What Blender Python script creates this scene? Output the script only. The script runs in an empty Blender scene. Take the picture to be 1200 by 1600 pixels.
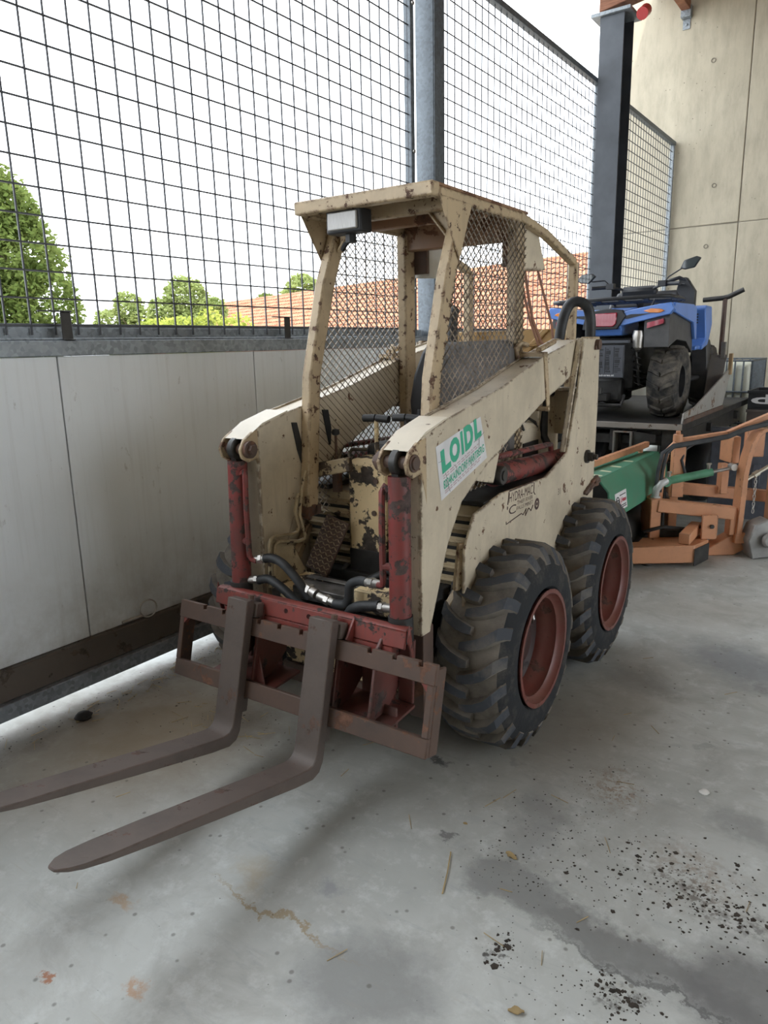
import bpy, bmesh, math, random
from mathutils import Vector, Matrix, Euler
from mathutils import noise as mnoise
random.seed(7)
S = bpy.context.scene
COL = S.collection
R = math.radians
PI = math.pi

# ------------------------------------------------------------------ camera
F, PITCH, ROLL, YAW, CAMH = 1126.5, 0.22742, -0.02224, 0.62196, 1.6
def cam_axes():
    fwd0 = Vector((-math.sin(YAW), math.cos(YAW), 0)); r0 = Vector((math.cos(YAW), math.sin(YAW), 0)); up0 = Vector((0, 0, 1))
    f = fwd0*math.cos(PITCH)-up0*math.sin(PITCH); u = up0*math.cos(PITCH)+fwd0*math.sin(PITCH)
    return r0*math.cos(ROLL)+u*math.sin(ROLL), -r0*math.sin(ROLL)+u*math.cos(ROLL), f
ca_r, ca_u, ca_f = cam_axes()
cd = bpy.data.cameras.new('camera'); cam = bpy.data.objects.new('camera', cd); COL.objects.link(cam)
cd.sensor_fit = 'VERTICAL'; cd.sensor_height = 36; cd.sensor_width = 27; cd.lens = F/1600*36; cd.clip_end = 500; cd.clip_start = .02
M4 = Matrix((ca_r, ca_u, -ca_f)).transposed().to_4x4(); M4.translation = (0, 0, CAMH)
cam.matrix_world = M4
S.camera = cam

# ------------------------------------------------------------------ sky, sun, exposure
W = bpy.data.worlds.new('world'); S.world = W; W.use_nodes = True
bg = W.node_tree.nodes['Background']
bg.inputs[0].default_value = (.92, .975, 1.03, 1); bg.inputs[1].default_value = 2.6
sd = bpy.data.lights.new('sun', 'SUN'); sd.energy = 1.5; sd.color = (1, .93, .82); sd.angle = R(1.0)
sun = bpy.data.objects.new('sun', sd); COL.objects.link(sun)
sun.rotation_euler = Vector((-.22, .52, -.83)).to_track_quat('-Z', 'Y').to_euler()
S.view_settings.view_transform = 'Standard'; S.view_settings.look = 'None'
S.view_settings.exposure = 0.80; S.view_settings.gamma = 1; S.view_settings.use_curve_mapping = False

# ------------------------------------------------------------------ mesh helpers
class MB:
    def __init__(s): s.v = []; s.f = []; s.m = []
    def add(s, vs, fs, mi=0):
        o = len(s.v); s.v += [tuple(v) for v in vs]; s.f += [tuple(i+o for i in f) for f in fs]; s.m += [mi]*len(fs); return s
    def box(s, lo, hi, mi=0, X=None):
        (a, b, c), (d, e, f) = lo, hi
        vs = [Vector(p) for p in ((a, b, c), (d, b, c), (d, e, c), (a, e, c), (a, b, f), (d, b, f), (d, e, f), (a, e, f))]
        if X: vs = [X @ v for v in vs]
        return s.add(vs, [(0, 3, 2, 1), (4, 5, 6, 7), (0, 1, 5, 4), (1, 2, 6, 5), (2, 3, 7, 6), (3, 0, 4, 7)], mi)
    def prism(s, poly, ax, a, b, mi=0):
        n = len(poly)
        def P(p, t):
            return (t, p[0], p[1]) if ax == 'x' else (p[0], t, p[1]) if ax == 'y' else (p[0], p[1], t)
        ar = sum(poly[i][0]*poly[(i+1) % n][1]-poly[(i+1) % n][0]*poly[i][1] for i in range(n))
        if (ar < 0) != (ax == 'y'): poly = poly[::-1]
        vs = [P(p, a) for p in poly]+[P(p, b) for p in poly]
        if a > b: vs = vs[n:]+vs[:n]
        fs = [tuple(range(n))[::-1], tuple(range(n, 2*n))]+[(i, (i+1) % n, (i+1) % n+n, i+n) for i in range(n)]
        return s.add(vs, fs, mi)
    def tube(s, path, r, n=8, mi=0, closed=False, flat=None):
        P = [Vector(p) for p in path]; k = len(P); rs = r if isinstance(r, (list, tuple)) else [r]*k
        T = []
        for i in range(k):
            if closed: t = P[(i+1) % k]-P[i-1]
            else: t = P[min(i+1, k-1)]-P[max(i-1, 0)]
            T.append(t.normalized() if t.length > 1e-9 else Vector((0, 0, 1)))
        up = Vector((0, 0, 1)) if abs(T[0].z) < .9 else Vector((1, 0, 0))
        U = (up-T[0]*up.dot(T[0])).normalized(); vs = []
        for i in range(k):
            U = (U-T[i]*U.dot(T[i])).normalized(); V = T[i].cross(U)
            for j in range(n):
                a = 2*PI*(j+.5)/n
                c, d = math.cos(a), math.sin(a)
                if flat: c *= flat
                vs.append(P[i]+(U*c+V*d)*rs[i])
        fs = []
        for i in range(k if closed else k-1):
            i2 = (i+1) % k
            for j in range(n): fs.append((i*n+j, i*n+(j+1) % n, i2*n+(j+1) % n, i2*n+j))
        if not closed: fs += [tuple(range(n))[::-1], tuple(range((k-1)*n, k*n))]
        return s.add(vs, fs, mi)
    def bar(s, a, b, w, h, mi=0, up=(0, 0, 1)):
        a, b = Vector(a), Vector(b); t = (b-a).normalized(); up = Vector(up)
        sd = t.cross(up)
        if sd.length < 1e-6: sd = t.cross(Vector((1, 0, 0)))
        sd.normalize(); u = sd.cross(t)
        vs = [p+sd*x*w/2+u*y*h/2 for p in (a, b) for x, y in ((-1, -1), (1, -1), (1, 1), (-1, 1))]
        return s.add(vs, [(3, 2, 1, 0), (4, 5, 6, 7), (0, 1, 5, 4), (1, 2, 6, 5), (2, 3, 7, 6), (3, 0, 4, 7)], mi)
    def lathe(s, prof, c, ax='x', n=24, mi=0, closed=False):
        # prof: (radius, height along axis)
        c = Vector(c); k = len(prof); vs = []
        for r, h in prof:
            for j in range(n):
                a = 2*PI*j/n; x, y = r*math.cos(a), r*math.sin(a)
                vs.append(c+Vector((h, x, y) if ax == 'x' else (y, h, x) if ax == 'y' else (x, y, h)))
        fs = []
        for i in range(k if closed else k-1):
            i2 = (i+1) % k
            for j in range(n): fs.append((i*n+j, i2*n+j, i2*n+(j+1) % n, i*n+(j+1) % n)[::-1])
        return s.add(vs, fs, mi)
    def cyl(s, a, b, r, n=12, mi=0): return s.tube([a, b], r, n, mi)
    def mirror(s):
        o = MB(); o.v = [(-x, y, z) for x, y, z in s.v]; o.f = [f[::-1] for f in s.f]; o.m = list(s.m); return o
    def build(s, name, mat, parent=None, bevel=0, smooth=40, seg=1, kind=None, label=None):
        me = bpy.data.meshes.new(name); me.from_pydata(s.v, [], s.f)
        mats = mat if isinstance(mat, (list, tuple)) else [mat]
        for m in mats: me.materials.append(m)
        if len(mats) > 1: me.polygons.foreach_set('material_index', s.m)
        me.validate(); me.update()
        bm = bmesh.new(); bm.from_mesh(me); bmesh.ops.recalc_face_normals(bm, faces=bm.faces); bm.to_mesh(me); bm.free()
        if smooth:
            me.polygons.foreach_set('use_smooth', [True]*len(me.polygons)); me.set_sharp_from_angle(angle=R(smooth))
        o = bpy.data.objects.new(name, me); COL.objects.link(o)
        if parent: o.parent = parent
        if bevel:
            b = o.modifiers.new('bevel', 'BEVEL'); b.width = bevel; b.segments = seg; b.limit_method = 'ANGLE'; b.angle_limit = R(40)
        if kind: o['kind'] = kind
        if label: o['label'] = label
        return o
def tag(o, label, cat, group=None, kind=None):
    o['label'] = label; o['category'] = cat
    if group: o['group'] = group
    if kind: o['kind'] = kind
    return o
def thing(name, label, cat, loc=(0, 0, 0), rot=(0, 0, 0), group=None):
    o = bpy.data.objects.new(name, None); COL.objects.link(o); o.empty_display_size = .1
    o.location = loc; o.rotation_euler = rot
    return tag(o, label, cat, group)
def struct(o): o['kind'] = 'structure'; return o
def text_mesh(body, size=1, bold=0):
    c = bpy.data.curves.new('txt', 'FONT'); c.body = body; c.size = size; c.offset = bold; c.resolution_u = 3
    o = bpy.data.objects.new('txt', c); COL.objects.link(o)
    bpy.context.view_layer.update()
    me = bpy.data.meshes.new_from_object(o.evaluated_get(bpy.context.evaluated_depsgraph_get()))
    vs = [v.co.copy() for v in me.vertices]; fs = [tuple(p.vertices) for p in me.polygons]
    bpy.data.objects.remove(o); bpy.data.curves.remove(c); bpy.data.meshes.remove(me)
    x0 = min(v.x for v in vs); x1 = max(v.x for v in vs); y0 = min(v.y for v in vs); y1 = max(v.y for v in vs)
    return [((v.x-x0)/(x1-x0), (v.y-y0)/(y1-y0)) for v in vs], fs
def put_text(mb, body, org, U, V, u0, u1, v0, v1, bold=0, mi=0):
    vs, fs = text_mesh(body, 1, bold); org, U, V = Vector(org), Vector(U), Vector(V)
    mb.add([org+U*(u0+(u1-u0)*a)+V*(v0+(v1-v0)*b) for a, b in vs], fs, mi)

# ------------------------------------------------------------------ materials
class NT:
    def __init__(s, name):
        s.m = bpy.data.materials.new(name); s.m.use_nodes = True; s.t = s.m.node_tree; s.b = s.t.nodes['Principled BSDF']; s.out = s.t.nodes['Material Output']
    def n(s, typ, out=0, **kw):
        nd = s.t.nodes.new(typ); ins = kw.pop('i', {})
        for k, v in kw.items(): setattr(nd, k, v)
        for k, v in ins.items():
            sk = nd.inputs[k]
            if isinstance(v, bpy.types.NodeSocket): s.t.links.new(v, sk)
            else: sk.default_value = v
        return nd.outputs[out]
    def set(s, k, v):
        if isinstance(v, bpy.types.NodeSocket): s.t.links.new(v, s.b.inputs[k])
        else: s.b.inputs[k].default_value = v
    def coord(s): return s.n('ShaderNodeTexCoord', 3)
    def pos(s): return s.n('ShaderNodeNewGeometry', 0)
    def noise(s, co, scale, detail=4, rough=.55, out=0, dist=0): return s.n('ShaderNodeTexNoise', out, i={'Vector': co, 'Scale': scale, 'Detail': detail, 'Roughness': rough, 'Distortion': dist})
    def ramp(s, v, a, b, lo=0., hi=1.): return s.n('ShaderNodeMapRange', 0, i={0: v, 1: a, 2: b, 3: lo, 4: hi})
    def math(s, op, a, b=0., clamp=False): return s.n('ShaderNodeMath', 0, operation=op, use_clamp=clamp, i={0: a, 1: b})
    def mix(s, f, a, b): 
        nd = s.t.nodes.new('ShaderNodeMix'); nd.data_type = 'RGBA'
        for k, v in ((0, f), (6, a), (7, b)):
            if isinstance(v, bpy.types.NodeSocket): s.t.links.new(v, nd.inputs[k])
            else: nd.inputs[k].default_value = v if k == 0 else (*v[:3], 1)
        return nd.outputs[2]
    def scale(s, co, v): return s.n('ShaderNodeMapping', 0, i={'Vector': co, 'Scale': v})
    def bump(s, h, strength=.3, dist=.01):
        s.set('Normal', s.n('ShaderNodeBump', 0, i={'Height': h, 'Strength': strength, 'Distance': dist}))

def plain(name, col, rough=.5, metal=0, var=.12, vs=6, bump=0, bs=60, spec=.5):
    t = NT(name); co = t.coord(); n = t.noise(co, vs, 5)
    d = tuple(c*(1-var*1.6) for c in col); l = tuple(min(1, c*(1+var)) for c in col)
    t.set('Base Color', t.mix(t.ramp(n, .3, .7), d, l)); t.set('Roughness', rough); t.set('Metallic', metal); t.set('Specular IOR Level', spec)
    if bump: t.bump(t.noise(co, bs, 4), bump, .004)
    return t.m
def paint(name, col, rust=(.075, .038, .022), amt=.25, sc=9, rough=.45, dirt=(.16, .13, .09), dirt_amt=.35, edge=.006, rustmix=None, streak=.0):
    """worn paint: chips to rusty steel, worn edges, dirt film"""
    t = NT(name); co = t.coord()
    n1 = t.noise(co, sc, 9, .68); n2 = t.noise(co, 2.6, 4, .6); n3 = t.noise(co, 38, 4, .6)
    base = t.mix(t.ramp(n2, .3, .72), tuple(c*.84 for c in col), col)
    dm = t.math('MULTIPLY', t.ramp(t.noise(co, 4.2, 8, .7), .42, .75), dirt_amt)
    if streak:
        st = t.noise(t.scale(co, (16, 16, 1.1)), 1.6, 5, .6)
        dm = t.math('MAXIMUM', dm, t.math('MULTIPLY', t.ramp(st, .52, .75), streak))
    base = t.mix(dm, base, dirt)
    hi = .70-amt*.42
    chip = t.ramp(n1, hi, hi+.018)
    spk = t.math('MULTIPLY', t.ramp(n3, .71-amt*.1, .73-amt*.1), t.ramp(n2, .35, .6))
    mask = t.math('MAXIMUM', chip, spk)
    if edge:
        bv = t.n('ShaderNodeBevel', 0, samples=3, i={'Radius': edge})
        dt = t.n('ShaderNodeVectorMath', 1, operation='DOT_PRODUCT', i={0: bv, 1: t.n('ShaderNodeNewGeometry', 1)})
        e = t.ramp(dt, .985, .93)
        mask = t.math('MAXIMUM', mask, t.math('MULTIPLY', e, t.ramp(t.noise(co, 22, 5, .65), .46, .54)))
    rn = t.noise(co, 24, 5, .65)
    rc = t.mix(t.ramp(rn, .35, .7), tuple(c*.6 for c in rust), tuple(c*1.9 for c in rust))
    t.set('Base Color', t.mix(mask, base, rc)); t.set('Roughness', t.ramp(mask, 0, 1, rough, .82))
    t.bump(t.math('SUBTRACT', t.math('MULTIPLY', n2, .2), t.math('MULTIPLY', mask, .5)), .35, .0025)
    return t.m

BEIGE = paint('beige_paint', (.66, .575, .435), amt=.19, sc=12, dirt_amt=.40, streak=.32, edge=.014)
BEIGE_N = paint('beige_paint_clean', (.76, .69, .56), amt=.08, sc=12, dirt_amt=.2, edge=0)
BEIGE_W = paint('beige_paint_worn', (.55, .42, .26), rust=(.085, .045, .028), amt=.27, sc=22, dirt_amt=.5, edge=.014, streak=.3)
BEIGE_F = paint('beige_paint_flaking', (.80, .63, .37), rust=(.050, .040, .034), amt=.43, sc=13, dirt_amt=.15, edge=.01)
BEIGE_L = paint('beige_paint_louvre', (.50, .40, .25), rust=(.05, .036, .028), amt=.26, sc=14, dirt_amt=.85, edge=.004)
BEIGE_D = paint('beige_paint_dirty', (.42, .33, .20), rust=(.05, .035, .025), amt=.38, sc=8, dirt_amt=.7)
OCHRE = paint('ochre_paint', (.50, .31, .11), amt=.26, dirt_amt=.4)
REDP = paint('red_paint', (.24, .045, .034), rust=(.050, .034, .030), amt=.30, sc=13, dirt=(.075, .045, .038), dirt_amt=.9, streak=.4)
REDD = paint('red_paint_dull', (.135, .040, .032), rust=(.05, .034, .030), amt=.3, sc=10, dirt=(.06, .042, .036), dirt_amt=.9)
REDC = paint('cylinder_red', (.22, .037, .032), rust=(.055, .036, .032), amt=.42, sc=18, dirt=(.07, .042, .038), dirt_amt=1.0, edge=0, streak=.6)
RIMRED = paint('rim_red', (.17, .042, .033), rust=(.08, .04, .03), amt=.26, dirt=(.16, .09, .065), dirt_amt=.7, edge=.01)
RUST = paint('rusty_steel', (.115, .070, .052), rust=(.105, .052, .033), amt=.30, sc=6, dirt=(.055, .042, .036), dirt_amt=.9, rough=.6, edge=.006)
FORKM = paint('fork_steel', (.120, .092, .078), rust=(.085, .052, .040), amt=.26, sc=7, dirt=(.055, .045, .04), dirt_amt=.9, rough=.52, edge=.004)
UNDER = paint('rusty_underside', (.30, .16, .085), rust=(.09, .04, .02), amt=.4, sc=6, dirt_amt=.6)
RIMSHADE = paint('rim_red_shaded', (.040, .018, .016), rust=(.03, .025, .024), amt=.3, dirt=(.05, .035, .03), dirt_amt=.8)  # rim red darkened to paint in the shadow inside the wheel dish
DARK = plain('dark_greasy_steel', (.024, .023, .022), .6, 0, .5, 9, .4, 30)
DARKM = plain('dark_metal', (.05, .048, .046), .45, .4, .3, 9)
RUBBER = plain('black_rubber', (.018, .019, .021), .5, 0, .3, 10)
HOSE = plain('hydraulic_hose', (.028, .031, .034), .55, 0, .4, 14, .2, 70)
STEEL = plain('bare_steel', (.45, .43, .40), .38, .8, .25, 12)
GALV = None
def galv(name='galvanised_steel', col=(.27, .30, .325)):
    t = NT(name); co = t.pos()
    v = t.n('ShaderNodeTexVoronoi', 1, i={'Vector': co, 'Scale': 55.0})
    vv = t.n('ShaderNodeSeparateColor', 0, i={0: v}); n = t.noise(co, 5, 5)
    a = t.math('ADD', t.math('MULTIPLY', vv, .5), t.math('MULTIPLY', n, .6))
    t.set('Base Color', t.mix(t.ramp(a, .25, .85), tuple(c*.66 for c in col), tuple(c*1.25 for c in col)))
    t.set('Metallic', .35); t.set('Roughness', t.ramp(vv, 0, 1, .42, .6)); return t.m
GALV = galv(); GALVD = galv('galvanised_dark', (.13, .15, .17))
WIRE = plain('wire_steel', (.07, .075, .085), .5, .3, .2)
MESHM = plain('expanded_mesh_steel', (.26, .215, .165), .55, .2, .4, 20)
def tyre_mat(name, col, dust, a=.42, b=.68):
    t = NT(name); co = t.coord(); n = t.noise(co, 7, 8, .68); n2 = t.noise(co, 60, 4)
    c = t.mix(t.math('MULTIPLY', t.ramp(n, a, b), .85), col, dust); t.set('Base Color', c); t.set('Roughness', .82); t.set('Specular IOR Level', .3)
    t.bump(t.math('ADD', n2, t.math('MULTIPLY', n, 1.5)), .35, .004); return t.m
TYRE = tyre_mat('tyre_rubber', (.085, .078, .070), (.225, .20, .17), .30, .62)
LUG = tyre_mat('tyre_lug_rubber', (.060, .066, .078), (.20, .178, .15), .50, .80)
SIDEW = tyre_mat('tyre_sidewall', (.020, .022, .025), (.12, .105, .09), .5, .8)
ATVT = tyre_mat('quad_tyre_rubber', (.04, .04, .041), (.22, .195, .16), .40, .66)
VINYL = plain('black_vinyl', (.030, .031, .036), .38, 0, .25, 5, .1, 120)
VINYLG = plain('dusty_vinyl', (.115, .108, .105), .55, 0, .25, 9, .15, 90)
BLUE = plain('blue_plastic', (.11, .25, .68), .32, 0, .06, 4)
BLACKP = plain('black_plastic', (.028, .030, .034), .5, 0, .2, 8)
GREYP = plain('grey_plastic', (.085, .085, .088), .6, 0, .2, 8)
ORANGE = paint('orange_paint', (.66, .315, .165), rust=(.06, .04, .03), amt=.12, sc=8, dirt=(.30, .16, .09), dirt_amt=.5)
GREEN = paint('green_paint', (.055, .255, .155), rust=(.05, .05, .04), amt=.08, dirt=(.13, .17, .12), dirt_amt=.45)
GREENT = plain('sticker_green', (.05, .42, .26), .5, 0, .08)
WHITE = plain('sticker_white', (.72, .72, .73), .5, 0, .08, 12)
PINK = plain('sticker_print', (.52, .40, .42), .6, 0, .1)
LOGO = plain('logo_brown', (.075, .035, .035), .6, 0, .4, 30)
def lens(name, col, rough=.12):
    t = NT(name); t.set('Base Color', (*col, 1)); t.set('Roughness', rough); t.set('Coat Weight', .6); return t.m
REDL = lens('red_lens', (.36, .02, .045)); ORL = lens('amber_lens', (.80, .26, .04)); MIRG = lens('mirror_glass', (.05, .06, .06), .05)
def glass_lamp():
    t = NT('lamp_glass'); co = t.coord(); w = t.n('ShaderNodeTexWave', 0, i={'Vector': co, 'Scale': 60.0}); t.set('Base Color', (.34, .33, .31, 1)); t.set('Roughness', .2)
    t.set('Coat Weight', .8); t.bump(w, .4, .003); return t.m
LAMPG = glass_lamp()
WOOD = plain('weathered_wood', (.42, .30, .17), .75, 0, .3, 5)
GREYST = paint('grey_steel_plate', (.20, .195, .185), rust=(.13, .08, .05), amt=.2, sc=4, dirt=(.28, .25, .2), dirt_amt=.6)
TANK = plain('milky_tank_plastic', (.70, .72, .62), .4, 0, .06)
def beam_wood():
    t = NT('glulam_wood'); co = t.pos(); w = t.noise(t.scale(co, (3, 3, 40)), 2.5, 4); t.set('Base Color', t.mix(t.ramp(w, .3, .7), (.16, .06, .03), (.30, .13, .07))); t.set('Roughness', .7); return t.m
GLULAM = beam_wood()
def floor_mat():
    t = NT('concrete_floor'); co = t.pos()
    big = t.noise(co, .9, 6, .6); mid = t.noise(co, 3.5, 8, .65, dist=.6); fine = t.noise(co, 70, 4, .6)
    c = t.mix(t.ramp(big, .33, .68), (.37, .385, .365), (.57, .59, .57))
    c = t.mix(t.math('MULTIPLY', t.ramp(mid, .46, .68), .7), c, (.33, .33, .305))
    c = t.mix(t.math('MULTIPLY', t.ramp(t.noise(co, 11, 7, .72), .52, .68), .45), c, (.66, .69, .68))
    sx = t.n('ShaderNodeSeparateXYZ', 0, i={0: co})
    wob = t.noise(co, 6, 7, .7, out=1)
    cw = t.n('ShaderNodeVectorMath', 0, operation='ADD', i={0: co, 1: t.n('ShaderNodeVectorMath', 0, operation='SCALE', i={0: t.n('ShaderNodeVectorMath', 0, operation='SUBTRACT', i={0: wob, 1: (.5, .5, .5)}), 3: .28})})
    sm = t.noise(t.n('ShaderNodeMapping', 0, i={'Vector': co, 'Rotation': (0, 0, -.7), 'Scale': (1.2, 4, 1)}), 5, 7, .7, dist=.8)
    c = t.mix(t.math('MULTIPLY', t.ramp(sm, .55, .72), .4), c, (.27, .285, .30))
    spk = t.ramp(t.noise(co, 34, 9, .75), .47, .56)
    # (x, y, rx, ry, rotation, colour, strength, edge softness)
    for (x, y, rx, ry, rz, col, st, sof) in STAINS_AND_SHADE:
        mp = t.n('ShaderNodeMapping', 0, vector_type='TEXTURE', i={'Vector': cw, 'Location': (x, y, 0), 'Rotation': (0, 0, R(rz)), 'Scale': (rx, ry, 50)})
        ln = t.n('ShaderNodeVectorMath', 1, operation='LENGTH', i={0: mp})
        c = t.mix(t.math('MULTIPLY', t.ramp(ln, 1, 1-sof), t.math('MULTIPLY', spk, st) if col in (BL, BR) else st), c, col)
    spots = t.n('ShaderNodeTexVoronoi', 0, i={'Vector': cw, 'Scale': 3.2, 'Randomness': 1.0})
    c = t.mix(t.math('MULTIPLY', t.ramp(spots, .12, .085), .35), c, (.20, .20, .195))
    sp2 = t.n('ShaderNodeTexVoronoi', 0, i={'Vector': co, 'Scale': 13.0})
    c = t.mix(t.math('MULTIPLY', t.ramp(sp2, .11, .06), .6), c, (.10, .09, .075))
    scr = t.noise(t.n('ShaderNodeMapping', 0, i={'Vector': co, 'Rotation': (0, 0, .5), 'Scale': (2, 26, 2)}), 2, 5, .6)
    c = t.mix(t.math('MULTIPLY', t.ramp(scr, .62, .72), .25), c, (.36, .33, .27))
    t.set('Base Color', c); t.set('Roughness', t.ramp(mid, .35, .7, .42, .7)); t.set('Specular IOR Level', .4)
    t.bump(t.math('ADD', fine, t.math('MULTIPLY', mid, 2)), .12, .004); return t.m
GR = (.235, .24, .235); GD = (.15, .15, .15); BR = (.25, .175, .115); BL = (.055, .05, .045)
STAINS_AND_SHADE = [(-.95, 1.20, .24, .20, 20, GR, .75, .55), (-.45, 1.67, .52, .085, -4, GD, .75, .5), (-.80, 1.73, .19, .10, -10, GR, .85, .4),
          (-.13, 1.72, .22, .22, 0, GD, .8, .5), (-.08, 1.45, .2, .2, 0, GR, .7, .5), (-.70, 2.36, .14, .20, 30, BR, .8, .8), (-.85, 2.05, .12, .28, 15, GR, .6, .7), (-.36, 2.07, .22, .16, -20, BR, .6, .8), (-.30, 2.0, .25, .07, -10, BL, .6, .6),
          (-.25, 2.4, .2, .1, -20, GR, .6, .5), (-.5, 3.75, .4, .28, -35, (.20, .215, .23), .75, .6), (-.9, 3.3, .3, .15, -20, (.25, .26, .26), .5, .6),
          (-2.45, 1.75, .8, .95, -20, (.25, .195, .13), .9, .8), (-1.05, 2.75, .45, .65, 10, (.25, .23, .19), .6, .8), (-2.2, 1.95, .25, .2, 0, (.13, .10, .075), .7, .8), (-1.6, 2.5, .7, .9, 0, (.26, .22, .16), .55, .8),  # second blob: oily dirt plus the loader's shade painted into the floor
          (-.71, 1.49, .03, .07, 10, BL, .9, .4), (-.41, 1.52, .08, .05, 10, BL, .8, .5), (-1.43, .88, .05, .025, 20, (.45, .28, .17), .8, .6), (-1.68, .75, .03, .02, 80, (.38, .16, .08), .9, .5), (-1.74, 1.0, .06, .025, 15, (.45, .33, .22), .8, .6),
          (-1.3, 1.24, .33, .012, 2, (.30, .22, .11), .75, .6), (-1.48, 1.32, .12, .05, -40, (.38, .32, .22), .6, .8), (-1.32, 2.19, .05, .03, 0, (.09, .09, .09), .9, .5), (-1.06, 1.81, .03, .022, 0, (.16, .16, .16), .8, .4), (-1.25, 1.4, .07, .05, 0, (.26, .27, .28), .7, .6),
          (-.35, 1.60, .42, .012, -3, (.10, .10, .10), .7, .6), (-2.9, 2.2, .16, 2.2, 2, (.12, .095, .07), .75, .8), (-.9, 4.4, .9, .35, 30, (.30, .28, .24), .5, .8)]
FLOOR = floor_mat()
def wallpanel_mat():
    t = NT('wall_panel_paint'); co = t.pos(); n = t.noise(co, 1.5, 5); d = t.noise(t.scale(co, (1, 1, .5)), 16, 8, .72); st = t.noise(t.scale(co, (1, 14, .7)), 2, 5, .6)
    c = t.mix(t.ramp(n, .3, .7), (.71, .745, .765), (.79, .825, .845)); c = t.mix(t.math('MULTIPLY', t.ramp(st, .5, .72), .18), c, (.42, .41, .38))
    c = t.mix(t.math('MULTIPLY', t.ramp(d, .63, .72), .6), c, (.26, .24, .21))
    z = t.n('ShaderNodeSeparateXYZ', 2, i={0: co}); c = t.mix(t.math('MULTIPLY', t.ramp(z, .75, .28), t.ramp(t.noise(co, 5, 6, .7), .35, .7, 0, .6)), c, (.30, .27, .22))
    t.set('Base Color', c); t.set('Roughness', .45); return t.m
PANEL = wallpanel_mat()
def concrete_wall_mat():
    t = NT('concrete_wall'); co = t.pos(); n = t.noise(co, .8, 6, .6); m = t.noise(t.scale(co, (3.2, 1, .9)), 2.2, 8, .68); f = t.noise(co, 40, 4)
    c = t.mix(t.ramp(n, .3, .7), (.44, .395, .30), (.56, .51, .40)); c = t.mix(t.math('MULTIPLY', t.ramp(m, .42, .68), .75), c, (.36, .325, .25))
    v = t.n('ShaderNodeTexVoronoi', 0, i={'Vector': t.scale(co, (1, 1, 1)), 'Scale': 11.0}); k = t.math('MULTIPLY', t.ramp(v, .11, .05), t.ramp(t.noise(co, 1.2, 2), .52, .6))
    c = t.mix(t.math('MULTIPLY', k, .85), c, (.13, .115, .09)); t.set('Base Color', c); t.set('Roughness', .8); t.bump(t.math('ADD', t.math('MULTIPLY', f, .3), m), .2, .01); return t.m
CONC = concrete_wall_mat()
def leaf_mat(name, a, b):
    t = NT(name); co = t.pos(); n = t.noise(co, 1.3, 4); c = t.mix(t.ramp(n, .3, .7), a, b)
    d = t.n('ShaderNodeBsdfDiffuse', 0, i={0: c}); tr = t.n('ShaderNodeBsdfTranslucent', 0, i={0: t.mix(.5, c, (.36, .42, .12))}); mx = t.n('ShaderNodeMixShader', 0, i={0: .38, 1: d, 2: tr})
    t.t.links.new(mx, t.out.inputs[0]); return t.m
LEAFA = leaf_mat('leaf_dark', (.075, .115, .03), (.17, .22, .07)); LEAFB = leaf_mat('leaf_light', (.19, .25, .09), (.33, .37, .15)); LEAFC = leaf_mat('leaf_yellow', (.30, .36, .07), (.46, .48, .12))
BARK = plain('bark', (.12, .09, .06), .9)
def tile_mat():
    t = NT('clay_tile'); oi = t.n('ShaderNodeObjectInfo', 5); co = t.pos(); n = t.noise(co, 2.4, 5, .7); 
    c = t.mix(t.ramp(n, .35, .68), (.30, .105, .052), (.43, .215, .125)); t.set('Base Color', c); t.set('Roughness', .8); return t.m
TILE = tile_mat(); RENDERW = plain('house_render', (.6, .55, .46), .9)
GRAVEL = plain('gravel_ground', (.40, .37, .32), .95, 0, .2, 3, .5, 30)
SOIL = plain('dark_soil', (.045, .036, .028), .95, 0, .4, 20)
STRAW = plain('dry_straw', (.42, .31, .15), .8, 0, .3, 10); PEBBLE = plain('white_pebble', (.7, .69, .66), .6)
ROOFB = plain('roof_board', (.30, .20, .12), .8, 0, .15, 2)

# ------------------------------------------------------------------ setting
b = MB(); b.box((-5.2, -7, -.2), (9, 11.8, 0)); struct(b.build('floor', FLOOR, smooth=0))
b = MB(); b.box((-70, -40, -.6), (60, 90, -.21)); struct(b.build('trim_1', GRAVEL, smooth=0)); bpy.data.objects['trim_1']['label'] = 'gravel yard around the shed'
# left wall: insulated panels standing on a steel beam
WX = -3.03
wl = struct(bpy.data.objects.new('wall_left', None)); COL.objects.link(wl)
BAYS = [(-7, .98), (1.22, 4.935), (5.11, 8.38), (8.74, 11.79)]
for y0, y1 in BAYS:
    b = MB(); b.box((-3.22, y0, .28), (-3.131, y1, 1.58)); b.build('wall_core', GALV, wl)
ys = [.61-1.19*k for k in (5, 4, 3, 2, 1)]+[.61+1.19*k for k in range(10)]
for i in range(len(ys)-1):
    for c0, c1 in BAYS:
        y0, y1 = max(ys[i]+.003, c0), min(ys[i+1]-.003, c1)
        if y1 > y0+.02: b = MB(); b.box((-3.13, y0, .276), (WX, y1, 1.582)); b.build('panel', PANEL, wl, bevel=.002)
SILL = paint('sill_dirt_steel', (.105, .085, .068), rust=(.06, .045, .035), amt=.3, sc=5, dirt=(.07, .06, .05), dirt_amt=.8, edge=0)
tn = 1
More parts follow.
